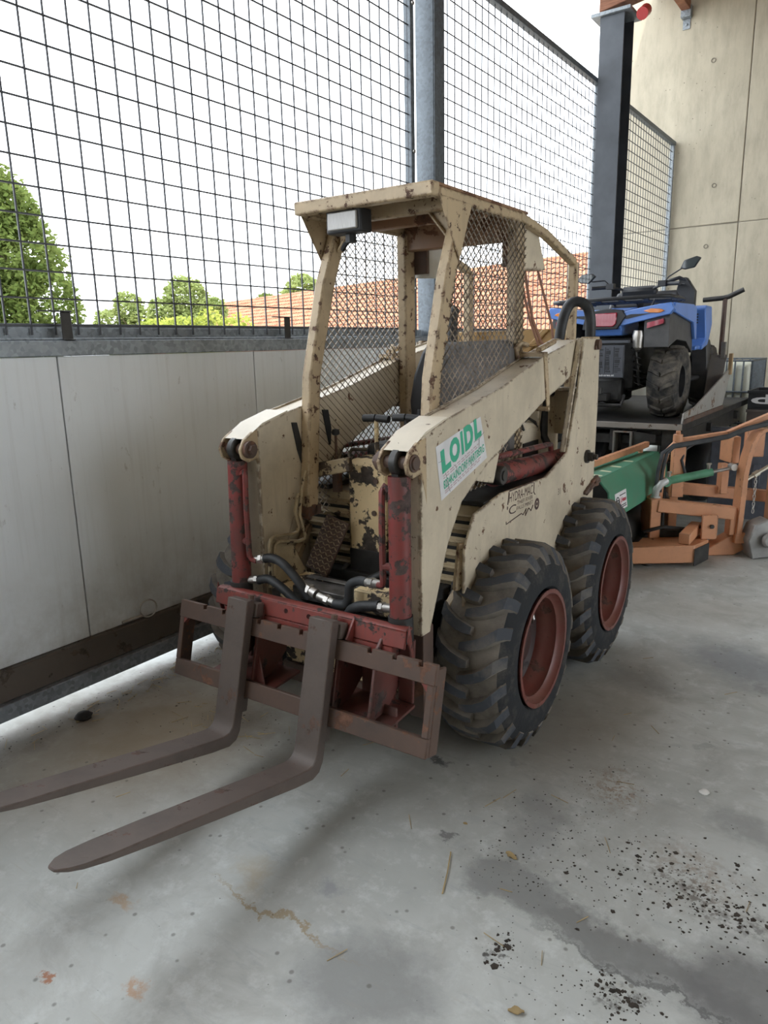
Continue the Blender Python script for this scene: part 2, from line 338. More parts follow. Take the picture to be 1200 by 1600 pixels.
for y0, y1 in BAYS:
    b = MB(); b.box((-3.24, y0, 1.583), (-3.015, y1, 1.650)); b.box((-3.16, y0, 1.650), (-3.135, y1, 1.71)); b.box((-3.09, y0, 1.650), (-3.06, y1, 1.662)); tn += 1; struct(b.build('trim_%d' % tn, GALV, bevel=.004))
    b = MB(); b.box((-3.07, y0, .135), (-3.0, y1, .274)); tn += 1; struct(b.build('trim_%d' % tn, SILL, bevel=.004))
    b = MB(); b.prism([(-3.05, .06), (-2.975, .06), (-2.975, .132), (-2.985, .134), (-3.05, .134)], 'y', y0, y1); tn += 1; struct(b.build('trim_%d' % tn, galv('galvanised_channel', (.22, .24, .26)), bevel=.003))
# back wall with joints and tie holes
wb = struct(bpy.data.objects.new('wall_back', None)); COL.objects.link(wb)
xs = [-3.84, -2.17, -.15, 2.0, 4.2, 6.6, 9]; zs = [-.02, 3.19, 7.6]
for i in range(len(xs)-1):
    for j in range(2):
        b = MB(); b.box((xs[i]+.006, 11.8, zs[j]+.006), (xs[i+1]-.006, 12.05, zs[j+1]-.006)); b.build('concrete_slab', CONC, wb, bevel=.008)
b = MB(); b.box((-3.83, 11.815, 0), (9, 12.04, 7.6)); b.build('joint_backing', plain('joint_grey', (.27, .25, .21), .9), wb)
HOLE = plain('tie_hole', (.22, .20, .16), .9)
for x, z in ((-2.66, 5.35), (-2.53, 3.72), (-2.58, 2.9), (-1.2, 2.4), (-1.0, 4.6), (-2.5, 1.6), (-1.35, 5.2)):
    b = MB(); b.lathe([(.032, 11.799), (.032, 11.793), (.024, 11.793), (.02, 11.797)], (x, 0, z), 'y', 12); b.build('tie_hole', HOLE, wb)
# roof
b = MB(); b.prism([(-3.5, 6.36), (9, 8.2), (9, 8.35), (-3.5, 6.51)], 'y', -7, 12.2); struct(b.build('ceiling', ROOFB, smooth=0))
b = MB(); b.box((9, -7, 0), (9.25, .5, 8.2)); b.box((9, 8.5, 0), (9.25, 12.05, 8.2)); b.box((9, .5, 5.2), (9.25, 8.5, 8.2)); struct(b.build('wall_right_added', CONC, smooth=0))  # added out-of-view wall to cut fill, opened to brighten the right floor
b = MB(); b.box((-3.1, -7.2, 0), (9, -7, 7.2)); struct(b.build('wall_front_added', CONC, smooth=0))  # unseen closing wall, added to lower the fill light in the shed
def rafter(y):
    b = MB(); b.prism([(-3.10, 5.01), (-3.10, 5.75), (9, 7.5), (9, 6.85)], 'y', y-.09, y+.09); return b
for y, n in ((8.56, 20), (5.02, 21), (1.1, 22)): struct(rafter(y).build('trim_%d' % n, GLULAM, bevel=.006))
for x, n in ((-3.05, 23), (-1.2, 24), (.7, 25)):
    b = MB(); z = 6.03+(x+3.1)*.147; b.box((x-.06, -4, z), (x+.06, 11.72, z+.24)); struct(b.build('trim_%d' % n, GLULAM, bevel=.005))
b = MB(); b.box((-3.115, 11.70, 5.95), (-2.985, 11.798, 6.10)); b.box((-3.10, 11.786, 5.82), (-3.0, 11.799, 5.95)); b.cyl((-3.05, 11.79, 5.88), (-3.05, 11.77, 5.88), .018, 8)
tag(b.build('joist_hanger', GALV, bevel=.003), 'galvanised joist hanger bracket on the concrete wall under the beam end', 'bracket')

# posts
def ipost(name, label, x0, x1, y0, y1, z0, z1, mat):
    t = thing(name, label, 'post', ((x0+x1)/2, (y0+y1)/2, z0)); h = z1-z0; a, c = (x1-x0)/2, (y1-y0)/2
    b = MB(); b.box((-a, -c, 0), (a, -c+.014, h)); b.build('flange', mat, t, bevel=.003)
    b = MB(); b.box((-a, c-.014, 0), (a, c, h)); b.build('flange', mat, t, bevel=.003)
    b = MB(); b.box((-.006+a*.0, -c+.014, 0), (.006, c-.014, h)); b.build('web', mat, t)
    return t
p1 = thing('steel_post', 'galvanised box post standing behind the loader cab', 'post', (-3.1, 5.02, .0))
b = MB(); b.box((-.08, -.07, 0), (.08, .07, 5.0)); b.build('post_body', galv('galvanised_post', (.15, .175, .20)), p1, bevel=.006)
b = MB(); b.box((.081, -.07, 0), (.086, .07, 5.0)); b.build('side_plate', GALVD, p1)
p2 = ipost('steel_post', 'dark steel I-beam post holding up the roof beam near the concrete wall', -3.06, -2.80, 8.40, 8.72, 0, 4.93, plain('slate_steel', (.075, .085, .10), .5, .2, .2, 3))
b = MB(); b.box((-.22, -.2, 4.93), (.20, .2, 4.965)); b.build('cap_plate', GALV, p2, bevel=.003)
b = MB(); b.cyl((-2.62, 8.52, 4.93), (-2.62, 8.40, 4.86), .06, 14); tag(b.build('red_pipe_end', lens('red_plastic', (.45, .03, .03), .4)), 'round red pipe end beside the top plate of the I-beam post', 'pipe')
p3 = ipost('steel_post', 'steel post out at the near end of the mesh wall', -3.06, -2.85, 1.0, 1.2, 0, 4.93, GALVD)

# mesh panels
def mesh_panel(label, y0, y1, z0, z1, fr):
    t = thing('mesh_panel', label, 'mesh fence', (-3.12, y0, z0), group=None)
    b = MB(); y = 1.864-.1113*12
    while y < y1-.03:
        if y > y0+.03: b.tube([(0, y-y0, .012), (0, y-y0, z1-z0)], .0050, 4)
        y += .1113
    z = 2.6335-.1145*9
    while z < z1-.02:
        if z > z0: b.tube([(.006, 0, z-z0), (.006, y1-y0, z-z0)], .0050, 4)
        z += .1145
    b.build('wire_grid', WIRE, t, kind='stuff', smooth=0)
    h = z1-z0; L = y1-y0
    b = MB(); b.box((-.03, -.02, h-.05), (.035, L+.02, h)); b.build('top_rail', GALVD, t, bevel=.003)
    for y in (0, L):
        s = 1 if y == 0 else -1
        b = MB(); b.box((-.03, min(y, y+s*.045), 0), (.03, max(y, y+s*.045), h-.05)); b.build('side_rail', GALV if fr else GALVD, t, bevel=.003)
        for k in range(3): 
            c = MB(); c.cyl((.03, y+s*.022, .35+k*.95), (.042, y+s*.022, .35+k*.95), .014, 8); c.build('bolt', STEEL, t)
    b = MB(); b.box((-.03, .045, 0), (-.022, L-.045, .062)); b.build('bottom_rail', galv('galvanised_rail', (.22, .245, .27)), t)
    return t
mesh_panel('widest welded wire mesh panel left of the box post', 1.25, 4.80, 1.664, 5.2, False)
mesh_panel('welded wire mesh panel between the box post and the I-beam post', 5.12, 8.60, 1.664, 4.38, True)
mesh_panel('narrow welded wire mesh panel beside the concrete wall', 8.80, 11.76, 1.664, 4.38, True)
# strap hooks on the ledge
for i, (y, lb) in enumerate(((1.865, 'dark steel strap hook on the ledge below the big tree'), (3.285, 'dark steel strap hook on the ledge nearest the loader cab'))):
    b = MB(); b.box((-.006, -.025, 0), (0, .025, .12)); b.box((-.006, -.13, .12), (.012, .025, .126)); b.box((-.006, -.025, 0), (.02, .025, .005))
    o = tag(b.build('strap_hook', DARKM, None, bevel=.002), lb, 'hook', 'strap hooks on the ledge'); o.location = (-3.03, y, 1.651)
b = MB(); b.tube([(.045*math.cos(a)+.09, 0, .045*math.sin(a)+.05) for a in [2*PI*k/20 for k in range(20)]], .004, 6, closed=True); b.cyl((-.05, 0, .012), (.05, 0, .02), .008, 8)
o = tag(b.build('ring_pin', STEEL), 'thin steel linch pin with a ring lying on the sill by the panel seam', 'pin'); o.location = (-3.012, 2.02, .276); o.rotation_euler = (0, 0, R(80))

# ------------------------------------------------------------------ skid steer loader (local frame: x to its left side, y to its rear)
PSI = R(1.2446); ORG = Vector((-1.718, 2.523, 0))
LD = thing('skid_steer_loader', 'old beige skid steer loader with wire mesh cab and red cylinders', 'skid steer loader', ORG, (0, 0, PSI))
def part(mb, name, mat, **k): return mb.build(name, mat, LD, **k)
def both(mb, name, mat, **k):
    a = part(mb, name, mat, **k); c = part(mb.mirror(), name, mat, **k); return a, c
def loc2w(p): return Matrix.Rotation(PSI, 4, 'Z') @ Vector(p)+ORG

def rsurf(x, Wd):
    a = abs(x)/Wd
    pts = [(0, .386), (.62, .384), (.80, .372), (.93, .342), (1.0, .29)]
    for (a0, r0), (a1, r1) in zip(pts, pts[1:]):
        if a <= a1: return r0+(r1-r0)*(a-a0)/(a1-a0)
    return .29
def wheel(x, y, side, spin):
    """side=+1: outer face towards +x. axle centre at (x,y,.41)"""
    Wd = .155
    rim = MB()
    rim.lathe([(.238, .150), (.240, .158), (.222, .158), (.214, .138), (.199, .128), (.196, .088), (.187, .078), (.184, .03), (.184, .0)], (0, 0, 0), 'x', 36)
    rim.lathe([(.238, -.15), (.222, -.155), (.205, -.05), (.19, .0)], (0, 0, 0), 'x', 24)
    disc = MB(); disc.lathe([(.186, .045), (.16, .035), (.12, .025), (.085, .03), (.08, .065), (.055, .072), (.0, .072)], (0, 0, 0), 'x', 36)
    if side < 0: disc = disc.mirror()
    tyre = MB(); prof = [(.236, Wd*.86), (.25, Wd*.97), (.285, Wd*1.0), (.32, Wd*.965), (.352, Wd*.90), (.372, Wd*.80), (.384, Wd*.60), (.387, 0)]
    full = prof+[(r, -h) for r, h in prof[::-1][1:]]
    tyre.lathe(full[:6], (0, 0, 0), 'x', 48, 1); tyre.lathe(full[5:-5], (0, 0, 0), 'x', 48, 0); tyre.lathe(full[-6:], (0, 0, 0), 'x', 48, 1)
    nl = 21
    for sgn in (1, -1):
        for k in range(nl):
            th0 = 2*PI*(k+(.5 if sgn > 0 else 0))/nl+spin
            secs = []
            for (u, dth, hw, h) in ((.93, .0, .070, .0), (.86, -.015, .074, .018), (.76, -.045, .074, .030), (.56, -.115, .066, .034), (.30, -.170, .060, .033), (.05, -.198, .054, .032), (-.12, -.206, .040, .028)):
                xx = sgn*u*Wd; r0 = rsurf(xx, Wd)-.004; rt = r0+h+.004
                hw *= .80; wb = hw+.016
                secs.append([(xx*(1.0), th0-dth-wb, r0), (xx*(1+.03*(u > .9)), th0-dth-hw, rt), (xx*(1+.03*(u > .9)), th0-dth+hw, rt), (xx, th0-dth+wb, r0)])
            vs = []
            for sc in secs:
                for (xx, th, r) in sc: vs.append((xx, r*math.cos(th), r*math.sin(th)))
            fs_t, fs_s = [], []
            for i in range(len(secs)-1):
                for j in range(3): (fs_t if j == 1 else fs_s).append((i*4+j, i*4+j+1, i*4+5+j, i*4+4+j))
            e = (len(secs)-1)*4; fs_s.append((e, e+1, e+2, e+3)); fs_s.append((0, 1, 2, 3))
            tyre.add(vs, fs_t, 2); o = len(tyre.v)-len(vs); tyre.f += [tuple(i+o for i in f) for f in fs_s]; tyre.m += [0]*len(fs_s)
    if side < 0: rim = rim.mirror(); tyre = tyre.mirror()
    w = rim.build('wheel', RIMRED, LD); w.location = (x, y, .41)
    disc.build('wheel_disc', RIMSHADE, w)
    ty = tyre.build('tyre', [TYRE, SIDEW, LUG], w, smooth=28)
    for k in range(8):
        a = 2*PI*k/8+.2; b = MB(); b.cyl((side*.022, .105*math.cos(a), .105*math.sin(a)), (side*.045, .105*math.cos(a), .105*math.sin(a)), .013, 6); b.build('wheel_nut', DARKM, w)
    b = MB(); b.tube([(side*-.01, .18, .10), (side*.03, .165, .09), (side*.045, .15, .05), (side*.03, .165, .02), (side*.0, .19, .03)], .006, 6); b.build('valve_stem', STEEL, w)
for y in (0, .93):
    wheel(.515, y, 1, .1+y); wheel(-.70, y, -1, .5+y)

# chassis side plates
SP = [(-.31, .50), (-.30, .86), (-.23, .98), (0, 1.02), (.464, 1.009), (.68, 1.071), (.729, 1.086), (.77, 1.194), (.841, 1.339), (.908, 1.613), (1.137, 1.612), (1.149, 1.318), (1.131, .70), (1.15, .35), (-.2, .35)]
b = MB(); b.prism(SP, 'x', .460, .472); sideR, sideL = both(b, 'side_plate', BEIGE, bevel=.003, seg=2)
b = MB(); b.prism([(.72, 1.086), (.905, 1.613), (.917, 1.613), (.735, 1.086)], 'x', .435, .46); both(b, 'upright_flange', BEIGE, bevel=.003)
b = MB(); b.box((.445, .93, 1.606), (.472, 1.135, 1.618)); both(b, 'upright_cap', BEIGE_W, bevel=.003)
b = MB(); b.prism([(.80, 1.0), (.93, 1.58), (1.10, 1.58), (1.12, 1.0)], 'x', .265, .277); both(b, 'upright_inner_plate', BEIGE, bevel=.003)
b = MB(); b.cyl((.46, 1.085, 1.58), (.492, 1.085, 1.58), .026, 14); b.box((.474, 1.05, 1.555), (.484, 1.12, 1.575)); both(b, 'pivot_pin', RUST)
b = MB(); b.cyl((.46, 1.0, 1.03), (.486, 1.0, 1.03), .034, 10); b.cyl((.486, 1.0, 1.03), (.51, 1.0, 1.03), .024, 6); b.cyl((.51, 1.0, 1.03), (.53, 1.0, 1.03), .014, 8); both(b, 'cylinder_bolt', DARKM)
b = MB()
for k in range(5): b.bar((.476, .98+k*.035, .842+.012*k+.01*math.sin(k*3)), (.482, 1.02+k*.035, .856+.012*k), .018, .016)
b.cyl((.482, 1.0, .835), (.482, 1.20, .885), .008, 8); b.cyl((.485, 1.04, .86), (.485, 1.19, .875), .010, 8); b.box((.472, 1.12, .855), (.492, 1.17, .90))
part(b, 'door_latch', RUST, bevel=.002)
# engine tanks / louvred boxes on both sides
b = MB(); b.box((.18, -.10, .38), (.445, 1.2, .985)); both(b, 'side_tank', BEIGE_L, bevel=.006)
b = MB(); b.box((.30, -.12, .986), (.458, .95, 1.006)); both(b, 'tank_top_tray', DARK, bevel=.003)
SLIT = plain('louvre_dark', (.010, .010, .010), .8)
for k in range(9):
    z = .945-.055*k
    b = MB(); b.prism([(-.101, z), (-.121, z-.006), (-.101, z-.028)], 'x', .20, .425); b.add([(.205, -.1012, z-.028), (.42, -.1012, z-.028), (.42, -.1012, z-.042), (.205, -.1012, z-.042)], [(0, 1, 2, 3)], 1); both(b, 'louvre', [BEIGE_L, SLIT])
    if k < 5:
        b = MB(); b.prism([(.446, z), (.457, z-.004), (.446, z-.026)], 'y', -.05, .16); b.add([(.4462, -.045, z-.026), (.4462, .155, z-.026), (.4462, .155, z-.042), (.4462, -.045, z-.042)], [(0, 1, 2, 3)], 1); both(b, 'louvre', [BEIGE_L, SLIT])
b = MB(); b.bar((.45, -.27, .88), (.44, -.29, .70), .02, .05); b.bar((.40, -.30, .62), (.44, -.10, .80), .03, .04); both(b, 'front_brace', BEIGE_W, bevel=.003)
# tub, floor, rear
b = MB(); b.box((-.30, -.47, .565), (.30, -.16, .60)); b.box((-.30, -.16, .40), (.30, .02, .64)); part(b, 'foot_floor', DARK, bevel=.004)
b = MB(); b.box((-.18, .02, .40), (.18, 1.15, .95)); part(b, 'engine_bay', DARK, bevel=.01)
b = MB(); b.box((-.30, -.44, .24), (.30, 1.18, .42)); part(b, 'belly_pan', DARK, bevel=.006)
b = MB(); b.box((-.29, -.462, .315), (.29, -.45, .50)); part(b, 'front_crossmember', BEIGE_F, bevel=.003)
b = MB(); b.box((-.30, -.475, .235), (.30, -.445, .315)); part(b, 'front_lower_bar', RUST, bevel=.004)
for yy in (0, .93):
    b = MB(); b.cyl((-.64, yy, .41), (.46, yy, .41), .07, 14); part(b, 'axle', DARK)
b = MB(); b.box((-.30, 1.06, 1.13), (.455, 1.10, 1.37)); b.box((-.30, .98, 1.355), (.455, 1.06, 1.37)); part(b, 'rear_crossmember', BEIGE, bevel=.004)
b = MB(); b.prism([(.55, .95), (.55, 1.13), (.60, 1.19), (.72, 1.22), (.84, 1.20), (.88, 1.12), (.88, .95)], 'x', .02, .29); part(b, 'fuel_tank', BEIGE, bevel=.02, seg=3)
b = MB(); b.box((.291, .62, 1.0), (.297, .80, 1.13)); part(b, 'tank_opening', DARK)
for yy in (.62, .78):
    b = MB(); b.tube([(.22, yy, 1.21), (.25, yy, 1.235), (.28, yy+.01, 1.215), (.285, yy+.02, 1.19)], .008, 6); part(b, 'tank_hook', DARKM)
b = MB(); b.box((-.30, .50, .95), (.18, 1.08, 1.10)); part(b, 'engine_deck', DARK, bevel=.01)
b = MB(); b.box((-.52, 1.26, 1.48), (.28, 1.285, 1.665)); b.prism([(-.42, 1.48), (-.44, 1.48), (-.52, 1.60), (-.52, 1.62)], 'y', 1.24, 1.262); b.prism([(.12, 1.665), (.16, 1.665), (.02, 1.52), (-.02, 1.52)], 'y', 1.245, 1.262); b.box((-.52, 1.24, 1.575), (.28, 1.262, 1.585)); part(b, 'rear_guard_board', OCHRE, bevel=.004)
b = MB(); b.box((-.52, 1.22, 1.455), (.30, 1.30, 1.475)); part(b, 'rear_guard_sill', BEIGE, bevel=.003)

# lift arms
ARM = [(-.53, 1.292), (-.35, 1.338), (.088, 1.420), (.51, 1.528), (.95, 1.606), (1.05, 1.60), (1.06, 1.51), (.76, 1.404), (.538, 1.345), (.25, 1.245), (.073, 1.176), (-.036, 1.147), (-.18, 1.063), (-.246, 1.03), (-.353, .893), (-.484, .60), (-.54, .60)]
def off(poly, d): return [(y, z+d if z > 1.28 and i < 6 else z) for i, (y, z) in enumerate(poly)]
for sx in (1, -1):
    b = MB(); b.prism(ARM, 'x', sx*.320, sx*.420); arm = part(b, 'lift_arm', BEIGE, bevel=.003)
    for x0, x1, nm in ((.4205, .430, 'outer_plate'), (.310, .3195, 'inner_plate')):
        b = MB(); b.prism(off(ARM, .008), 'x', sx*x0, sx*x1); b.build(nm, BEIGE, arm, bevel=.002)
    # cylinder bracket under the arm
    b = MB(); b.prism([(.073, 1.176), (.018, 1.054), (-.145, 1.092), (-.03, 1.15)], 'x', sx*.418, sx*.431); b.prism([(.073, 1.176), (.018, 1.054), (-.145, 1.092), (-.03, 1.15)], 'x', sx*.345, sx*.357); b.build('cylinder_lug', BEIGE, arm, bevel=.003)
    # front clevis
    lug = [(-.50, 1.30), (-.56, 1.285), (-.605, 1.26), (-.628, 1.225), (-.618, 1.19), (-.585, 1.172), (-.54, 1.178), (-.515, 1.12), (-.50, 1.06)]
    for x0, x1 in ((.418, .432), (.312, .326)):
        b = MB(); b.prism(lug, 'x', sx*x0, sx*x1); b.build('clevis_lug', BEIGE_W, arm, bevel=.003)
    b = MB(); b.cyl((sx*.300, -.585, 1.222), (sx*.445, -.585, 1.222), .022, 14); b.cyl((sx*.296, -.585, 1.222), (sx*.312, -.585, 1.222), .034, 12); b.cyl((sx*.28, -.585, 1.222), (sx*.298, -.585, 1.222), .02, 6); b.cyl((sx*.432, -.585, 1.222), (sx*.438, -.585, 1.222), .030, 16); b.build('clevis_pin', RUST, arm)
    b = MB(); b.prism([(-.54, 1.292), (-.60, 1.262), (-.50, 1.315), (-.35, 1.352), (-.35, 1.346)], 'x', sx*.312, sx*.428); b.build('nose_cover', BEIGE_N, arm, bevel=.004)
    # cross strap near the rear and pivot end
    b = MB(); b.prism([(.50, 1.545), (.535, 1.552), (.585, 1.32), (.55, 1.305)], 'x', sx*.430, sx*.436); b.box((sx*.30 if sx > 0 else -.436, .49, 1.535), (sx*.436 if sx > 0 else -.30, .54, 1.556)); b.cyl((sx*.40, .52, 1.565), (sx*.40, .70, 1.60), .014, 8); b.tube([(sx*.33, .46, 1.53), (sx*.32, .45, 1.575), (sx*.34, .47, 1.595), (sx*.36, .50, 1.585)], .011, 8); b.cyl((sx*.30, .55, 1.305), (sx*.445, .55, 1.305), .012, 8); b.build('lock_strap', BEIGE_W, arm, bevel=.002)
    b = MB(); b.box((min(sx*.36, sx*.425), -.52, .27), (max(sx*.36, sx*.425), -.45, .62)); b.build('lower_link', RUST, arm, bevel=.004)
    # tilt cylinder
    b = MB(); b.tube([(sx*.375, -.585, 1.175), (sx*.381, -.60, .66)], .0385, 20); cyl = part(b, 'tilt_cylinder', REDC)
    b = MB(); b.tube([(sx*.381, -.60, .69), (sx*.382, -.60, .60)], .044, 20); b.build('cylinder_collar', DARK, cyl)
    b = MB(); b.lathe([(.020, -.014), (.040, -.014), (.044, -.011), (.044, .011), (.040, .014), (.020, .014)], (sx*.372, -.585, 1.222), 'x', 20, closed=True); b.prism([(-.61, 1.20), (-.56, 1.20), (-.566, 1.165), (-.604, 1.165)], 'x', sx*.372-.013, sx*.372+.013); b.build('rod_eye', DARKM, cyl)
    xi = sx*.318
    b = MB(); b.tube([(sx*.345, -.60, 1.125), (sx*.325, -.60, 1.14), (xi, -.605, 1.12), (xi, -.61, 1.0), (xi, -.61, .82), (xi, -.61, .805), (sx*.312, -.605, .79), (sx*.29, -.60, .785)], .0115, 8); b.cyl((sx*.35, -.60, .86), (xi, -.61, .86), .014, 8); b.build('feed_pipe', REDC, cyl)
    # lift cylinder between the side plates
    b = MB(); b.tube([(sx*.388, .10, 1.068), (sx*.388, .95, 1.03)], .047, 18); lc = part(b, 'lift_cylinder', REDC)
    b = MB(); b.tube([(sx*.40, .11, 1.145), (sx*.395, .68, 1.125), (sx*.392, .72, 1.12), (sx*.39, .73, 1.09)], .013, 8); b.build('feed_pipe', REDC, lc)
    b = MB(); b.lathe([(.022, -.045), (.036, -.045), (.040, -.04), (.040, .04), (.036, .045), (.022, .045)], (sx*.40, .085, 1.075), 'x', 18, closed=True); b.cyl((sx*.35, .085, 1.075), (sx*.45, .085, 1.075), .021, 12); b.build('cylinder_pin', DARKM, lc)
    b = MB(); b.tube([(sx*.27, 1.02, 1.34), (sx*.27, .93, 1.36), (sx*.30, .86, 1.14), (sx*.33, .84, 1.10)], .02, 8); part(b, 'rear_hose', HOSE)
# shop sticker on the right-hand arm
armR = [o for o in LD.children if o.name == 'lift_arm'][0]
o0 = Vector((.4312, -.402, 1.062)); U = Vector((0, .356, .108)); V = Vector((0, -.038, .195))
b = MB(); b.add([o0, o0+U*1.0+V*-.02, o0+U*.93+V*.86, o0+V], [(0, 1, 2, 3)]); st = b.build('shop_sticker', WHITE, armR, smooth=0, label='white shop sticker with green lettering')
e = Vector((.0006, 0, 0))
b = MB()
for ch, u0, u1, v0, v1 in (('L', .07, .25, .44, .86), ('O', .24, .45, .45, .90), ('I', .475, .525, .46, .90), ('D', .55, .74, .46, .92), ('L', .77, .92, .50, .90)): put_text(b, ch, o0+e, U, V, u0, u1, v0, v1, .06)
put_text(b, '8224KAINDORF HARTBERG', o0+e, U, V, .07, .95, .15, .31, .018); b.build('lettering', GREENT, st, smooth=0)
b = MB()
for v in (.385, .34, .10, .06):
    u = .08
    while u < .8: 
        w = random.uniform(.03, .1); b.add([o0+e+U*u+V*v, o0+e+U*(u+w)+V*v, o0+e+U*(u+w)+V*(v+.022), o0+e+U*u+V*(v+.022)], [(0, 1, 2, 3)]); u += w+.02
b.build('small_print', PINK, st, smooth=0, kind='stuff')
b = MB()
for pts in (((.3, .42), (.34, .36), (.36, .22)), ((.13, .42), (.16, .1), (.18, .02)), ((.74, .5), (.85, .48), (.98, .52)), ((.86, .48), (.84, .3), (.8, .22)), ((.02, .7), (.12, .66)), ((.62, .3), (.66, .1))):
    b.tube([o0+e+U*u+V*v for u, v in pts], .0009, 4)
b.build('crease', plain('crease_grey', (.30, .28, .28), .8), st)
# maker's logo on the side plate
b = MB(); o0 = Vector((.4728, .05, .878)); U = Vector((0, .30, -.006)); V = Vector((0, .012, .135))
put_text(b, 'HYDRA-MAC', o0, U, V, .06, .86, .66, .95, .0); put_text(b, "'C", o0, U, V, .0, .30, .28, .56, .0); put_text(b, 'THIEF RIVER', o0, U, V, .33, .88, .50, .62, -.005); put_text(b, 'FALLS MINST', o0, U, V, .33, .90, .33, .45, -.005)
for pts in (((.04, 1.0), (.02, .62)), ((.05, 1.02), (.82, 1.04), (.9, 1.0), (.9, .7), (.96, .6)), ((.0, .12), (.0, .04), (.5, .17), (.56, .1)), ((.56, .1), (.66, .26), (.64, .04), (.74, .24)), ((.76, .24), (.84, .12), (.9, .28))):
    b.tube([o0+U*u+V*v for u, v in pts], .0022, 4)
b.lathe([(.026, 0), (.026, .0006), (.014, .0006), (.014, 0)], o0+U*1.05+V*.26, 'x', 16, closed=True); b.lathe([(.008, 0), (.008, .0006), (0, .0006)], o0+U*1.05+V*.26, 'x', 10)
put_text(b, '31', (.4728, .62, .90), (0, .03, 0), (0, 0, .03), 0, 1, 0, 1)
b.build('maker_logo', LOGO, sideR, smooth=0, label='faded brown stencilled maker logo')

# ROPS cab
PF = [(-.305, .94), (-.255, 1.48), (-.147, 1.845), (-.02, 2.12), (.055, 2.12), (-.068, 1.845), (-.185, 1.48), (-.235, .94)]
b = MB(); b.prism(PF, 'x', .265, .310); both(b, 'front_post', BEIGE_W, bevel=.006, seg=2)
b = MB(); b.cyl((.26, -.27, .93), (.315, -.27, .93), .022, 8); b.cyl((.27, -.29, .90), (.31, -.29, .90), .016, 6); b.box((.26, -.31, .905), (.312, -.225, .945)); both(b, 'post_mount', RUST)
b = MB(); b.box((.262, .475, .95), (.308, .565, 2.11)); both(b, 'rear_post', BEIGE_W, bevel=.006, seg=2)
b = MB(); b.box((-.315, -.25, 2.103), (.315, -.20, 2.152)); part(b, 'roof_header', BEIGE_W, bevel=.006, seg=2)
b = MB(); b.box((-.312, -.20, 2.140), (.312, .58, 2.152)); part(b, 'roof_plate', [UNDER], bevel=.002)
b = MB(); b.box((.285, -.20, 2.10), (.315, .56, 2.14)); both(b, 'roof_side_rail', BEIGE_W, bevel=.006)
for yy, z0, m in ((-.06, 2.085, BEIGE_W), (.20, 2.09, UNDER), (.50, 2.03, UNDER)):
    b = MB(); b.box((-.284, yy, z0), (.284, yy+.045, 2.139)); part(b, 'roof_cross_member', m, bevel=.005)
b = MB(); b.prism([(-.262, 2.10), (-.262, 1.99), (-.17, 2.10)], 'y', -.03, -.022); b.prism([(-.262, 1.99), (-.17, 2.10), (-.16, 2.10), (-.262, 1.978)], 'y', -.05, -.005); both(b.mirror(), 'corner_gusset', BEIGE_W, bevel=.002)
b = MB(); b.prism([(-.21, 2.11), (.04, 2.11), (-.06, 1.90)], 'x', .312, .318); both(b, 'side_gusset', BEIGE_W, bevel=.002)
for sx in (1, -1):
    b = MB(); b.tube([(sx*.30, .50, 2.125), (sx*.30, .80, 2.085), (sx*.30, 1.19, 1.99)], .026, 4); part(b, 'rear_brace_tube', BEIGE_W, bevel=.004)
    b = MB(); b.box((min(sx*.278, sx*.322), 1.17, 1.30), (max(sx*.278, sx*.322), 1.215, 1.992)); part(b, 'rear_upright_tube', BEIGE_W, bevel=.006)
    # light hood behind the rear post
    b = MB(); b.prism([(.59, 2.10), (.76, 2.10), (.86, 1.93), (.60, 1.915)], 'x', sx*.20, sx*.285); part(b, 'rear_light_hood', BEIGE if sx > 0 else plain('pale_sheet', (.62, .61, .57), .5), bevel=.004)
    b = MB(); b.box((min(sx*.195, sx*.29), .565, 1.93), (max(sx*.195, sx*.29), .588, 2.08)); part(b, 'hood_bracket', RUST, bevel=.003)
# expanded metal side screens
def clip_line(poly, p, d):
    ts = []
    n = len(poly)
    for i in range(n):
        (x1, y1), (x2, y2) = poly[i], poly[(i+1) % n]
        ex, ey = x2-x1, y2-y1; den = d[0]*ey-d[1]*ex
        if abs(den) < 1e-9: continue
        t = ((x1-p[0])*ey-(y1-p[1])*ex)/den; s = ((x1-p[0])*d[1]-(y1-p[1])*d[0])/den
        if 0 <= s < 1: ts.append(t)
    ts.sort(); return [(ts[i], ts[i+1]) for i in range(0, len(ts)-1, 2)]
SCR = [(-.245, .90), (-.20, 1.48), (-.085, 1.845), (.04, 2.10), (.56, 2.10), (.56, .80), (.30, .80)]
for sx in (1, -1):
    b = MB(); pw, ph = .0425, .0345
    for sg in (1, -1):
        d = (pw/2, sg*ph/2)
        for k in range(-60, 90):
            p = (k*pw, 1.0)
            for a, c in clip_line(SCR, p, d):
                if c-a > .05: b.tube([(sx*(.312+.0012*sg), p[0]+d[0]*a, p[1]+d[1]*a), (sx*(.312+.0012*sg), p[0]+d[0]*c, p[1]+d[1]*c)], .0027, 3)
    part(b, 'mesh_screen', MESHM, kind='stuff', smooth=0)
# work lamp
b = MB(); b.box((-.185, -.215, 2.022), (-.018, -.14, 2.108)); lamp = part(b, 'work_lamp', BLACKP, bevel=.008, seg=2)
b = MB(); b.box((-.172, -.226, 2.033), (-.032, -.214, 2.098)); b.build('lamp_lens', LAMPG, lamp, bevel=.004)
b = MB(); b.tube([(-.12, -.17, 2.03), (-.10, -.175, 2.0), (-.13, -.17, 1.985), (-.15, -.16, 1.97)], .01, 6); b.cyl((-.1, -.17, 2.02), (-.1, -.17, 1.99), .022, 8); b.build('lamp_wiring', RUBBER, lamp)
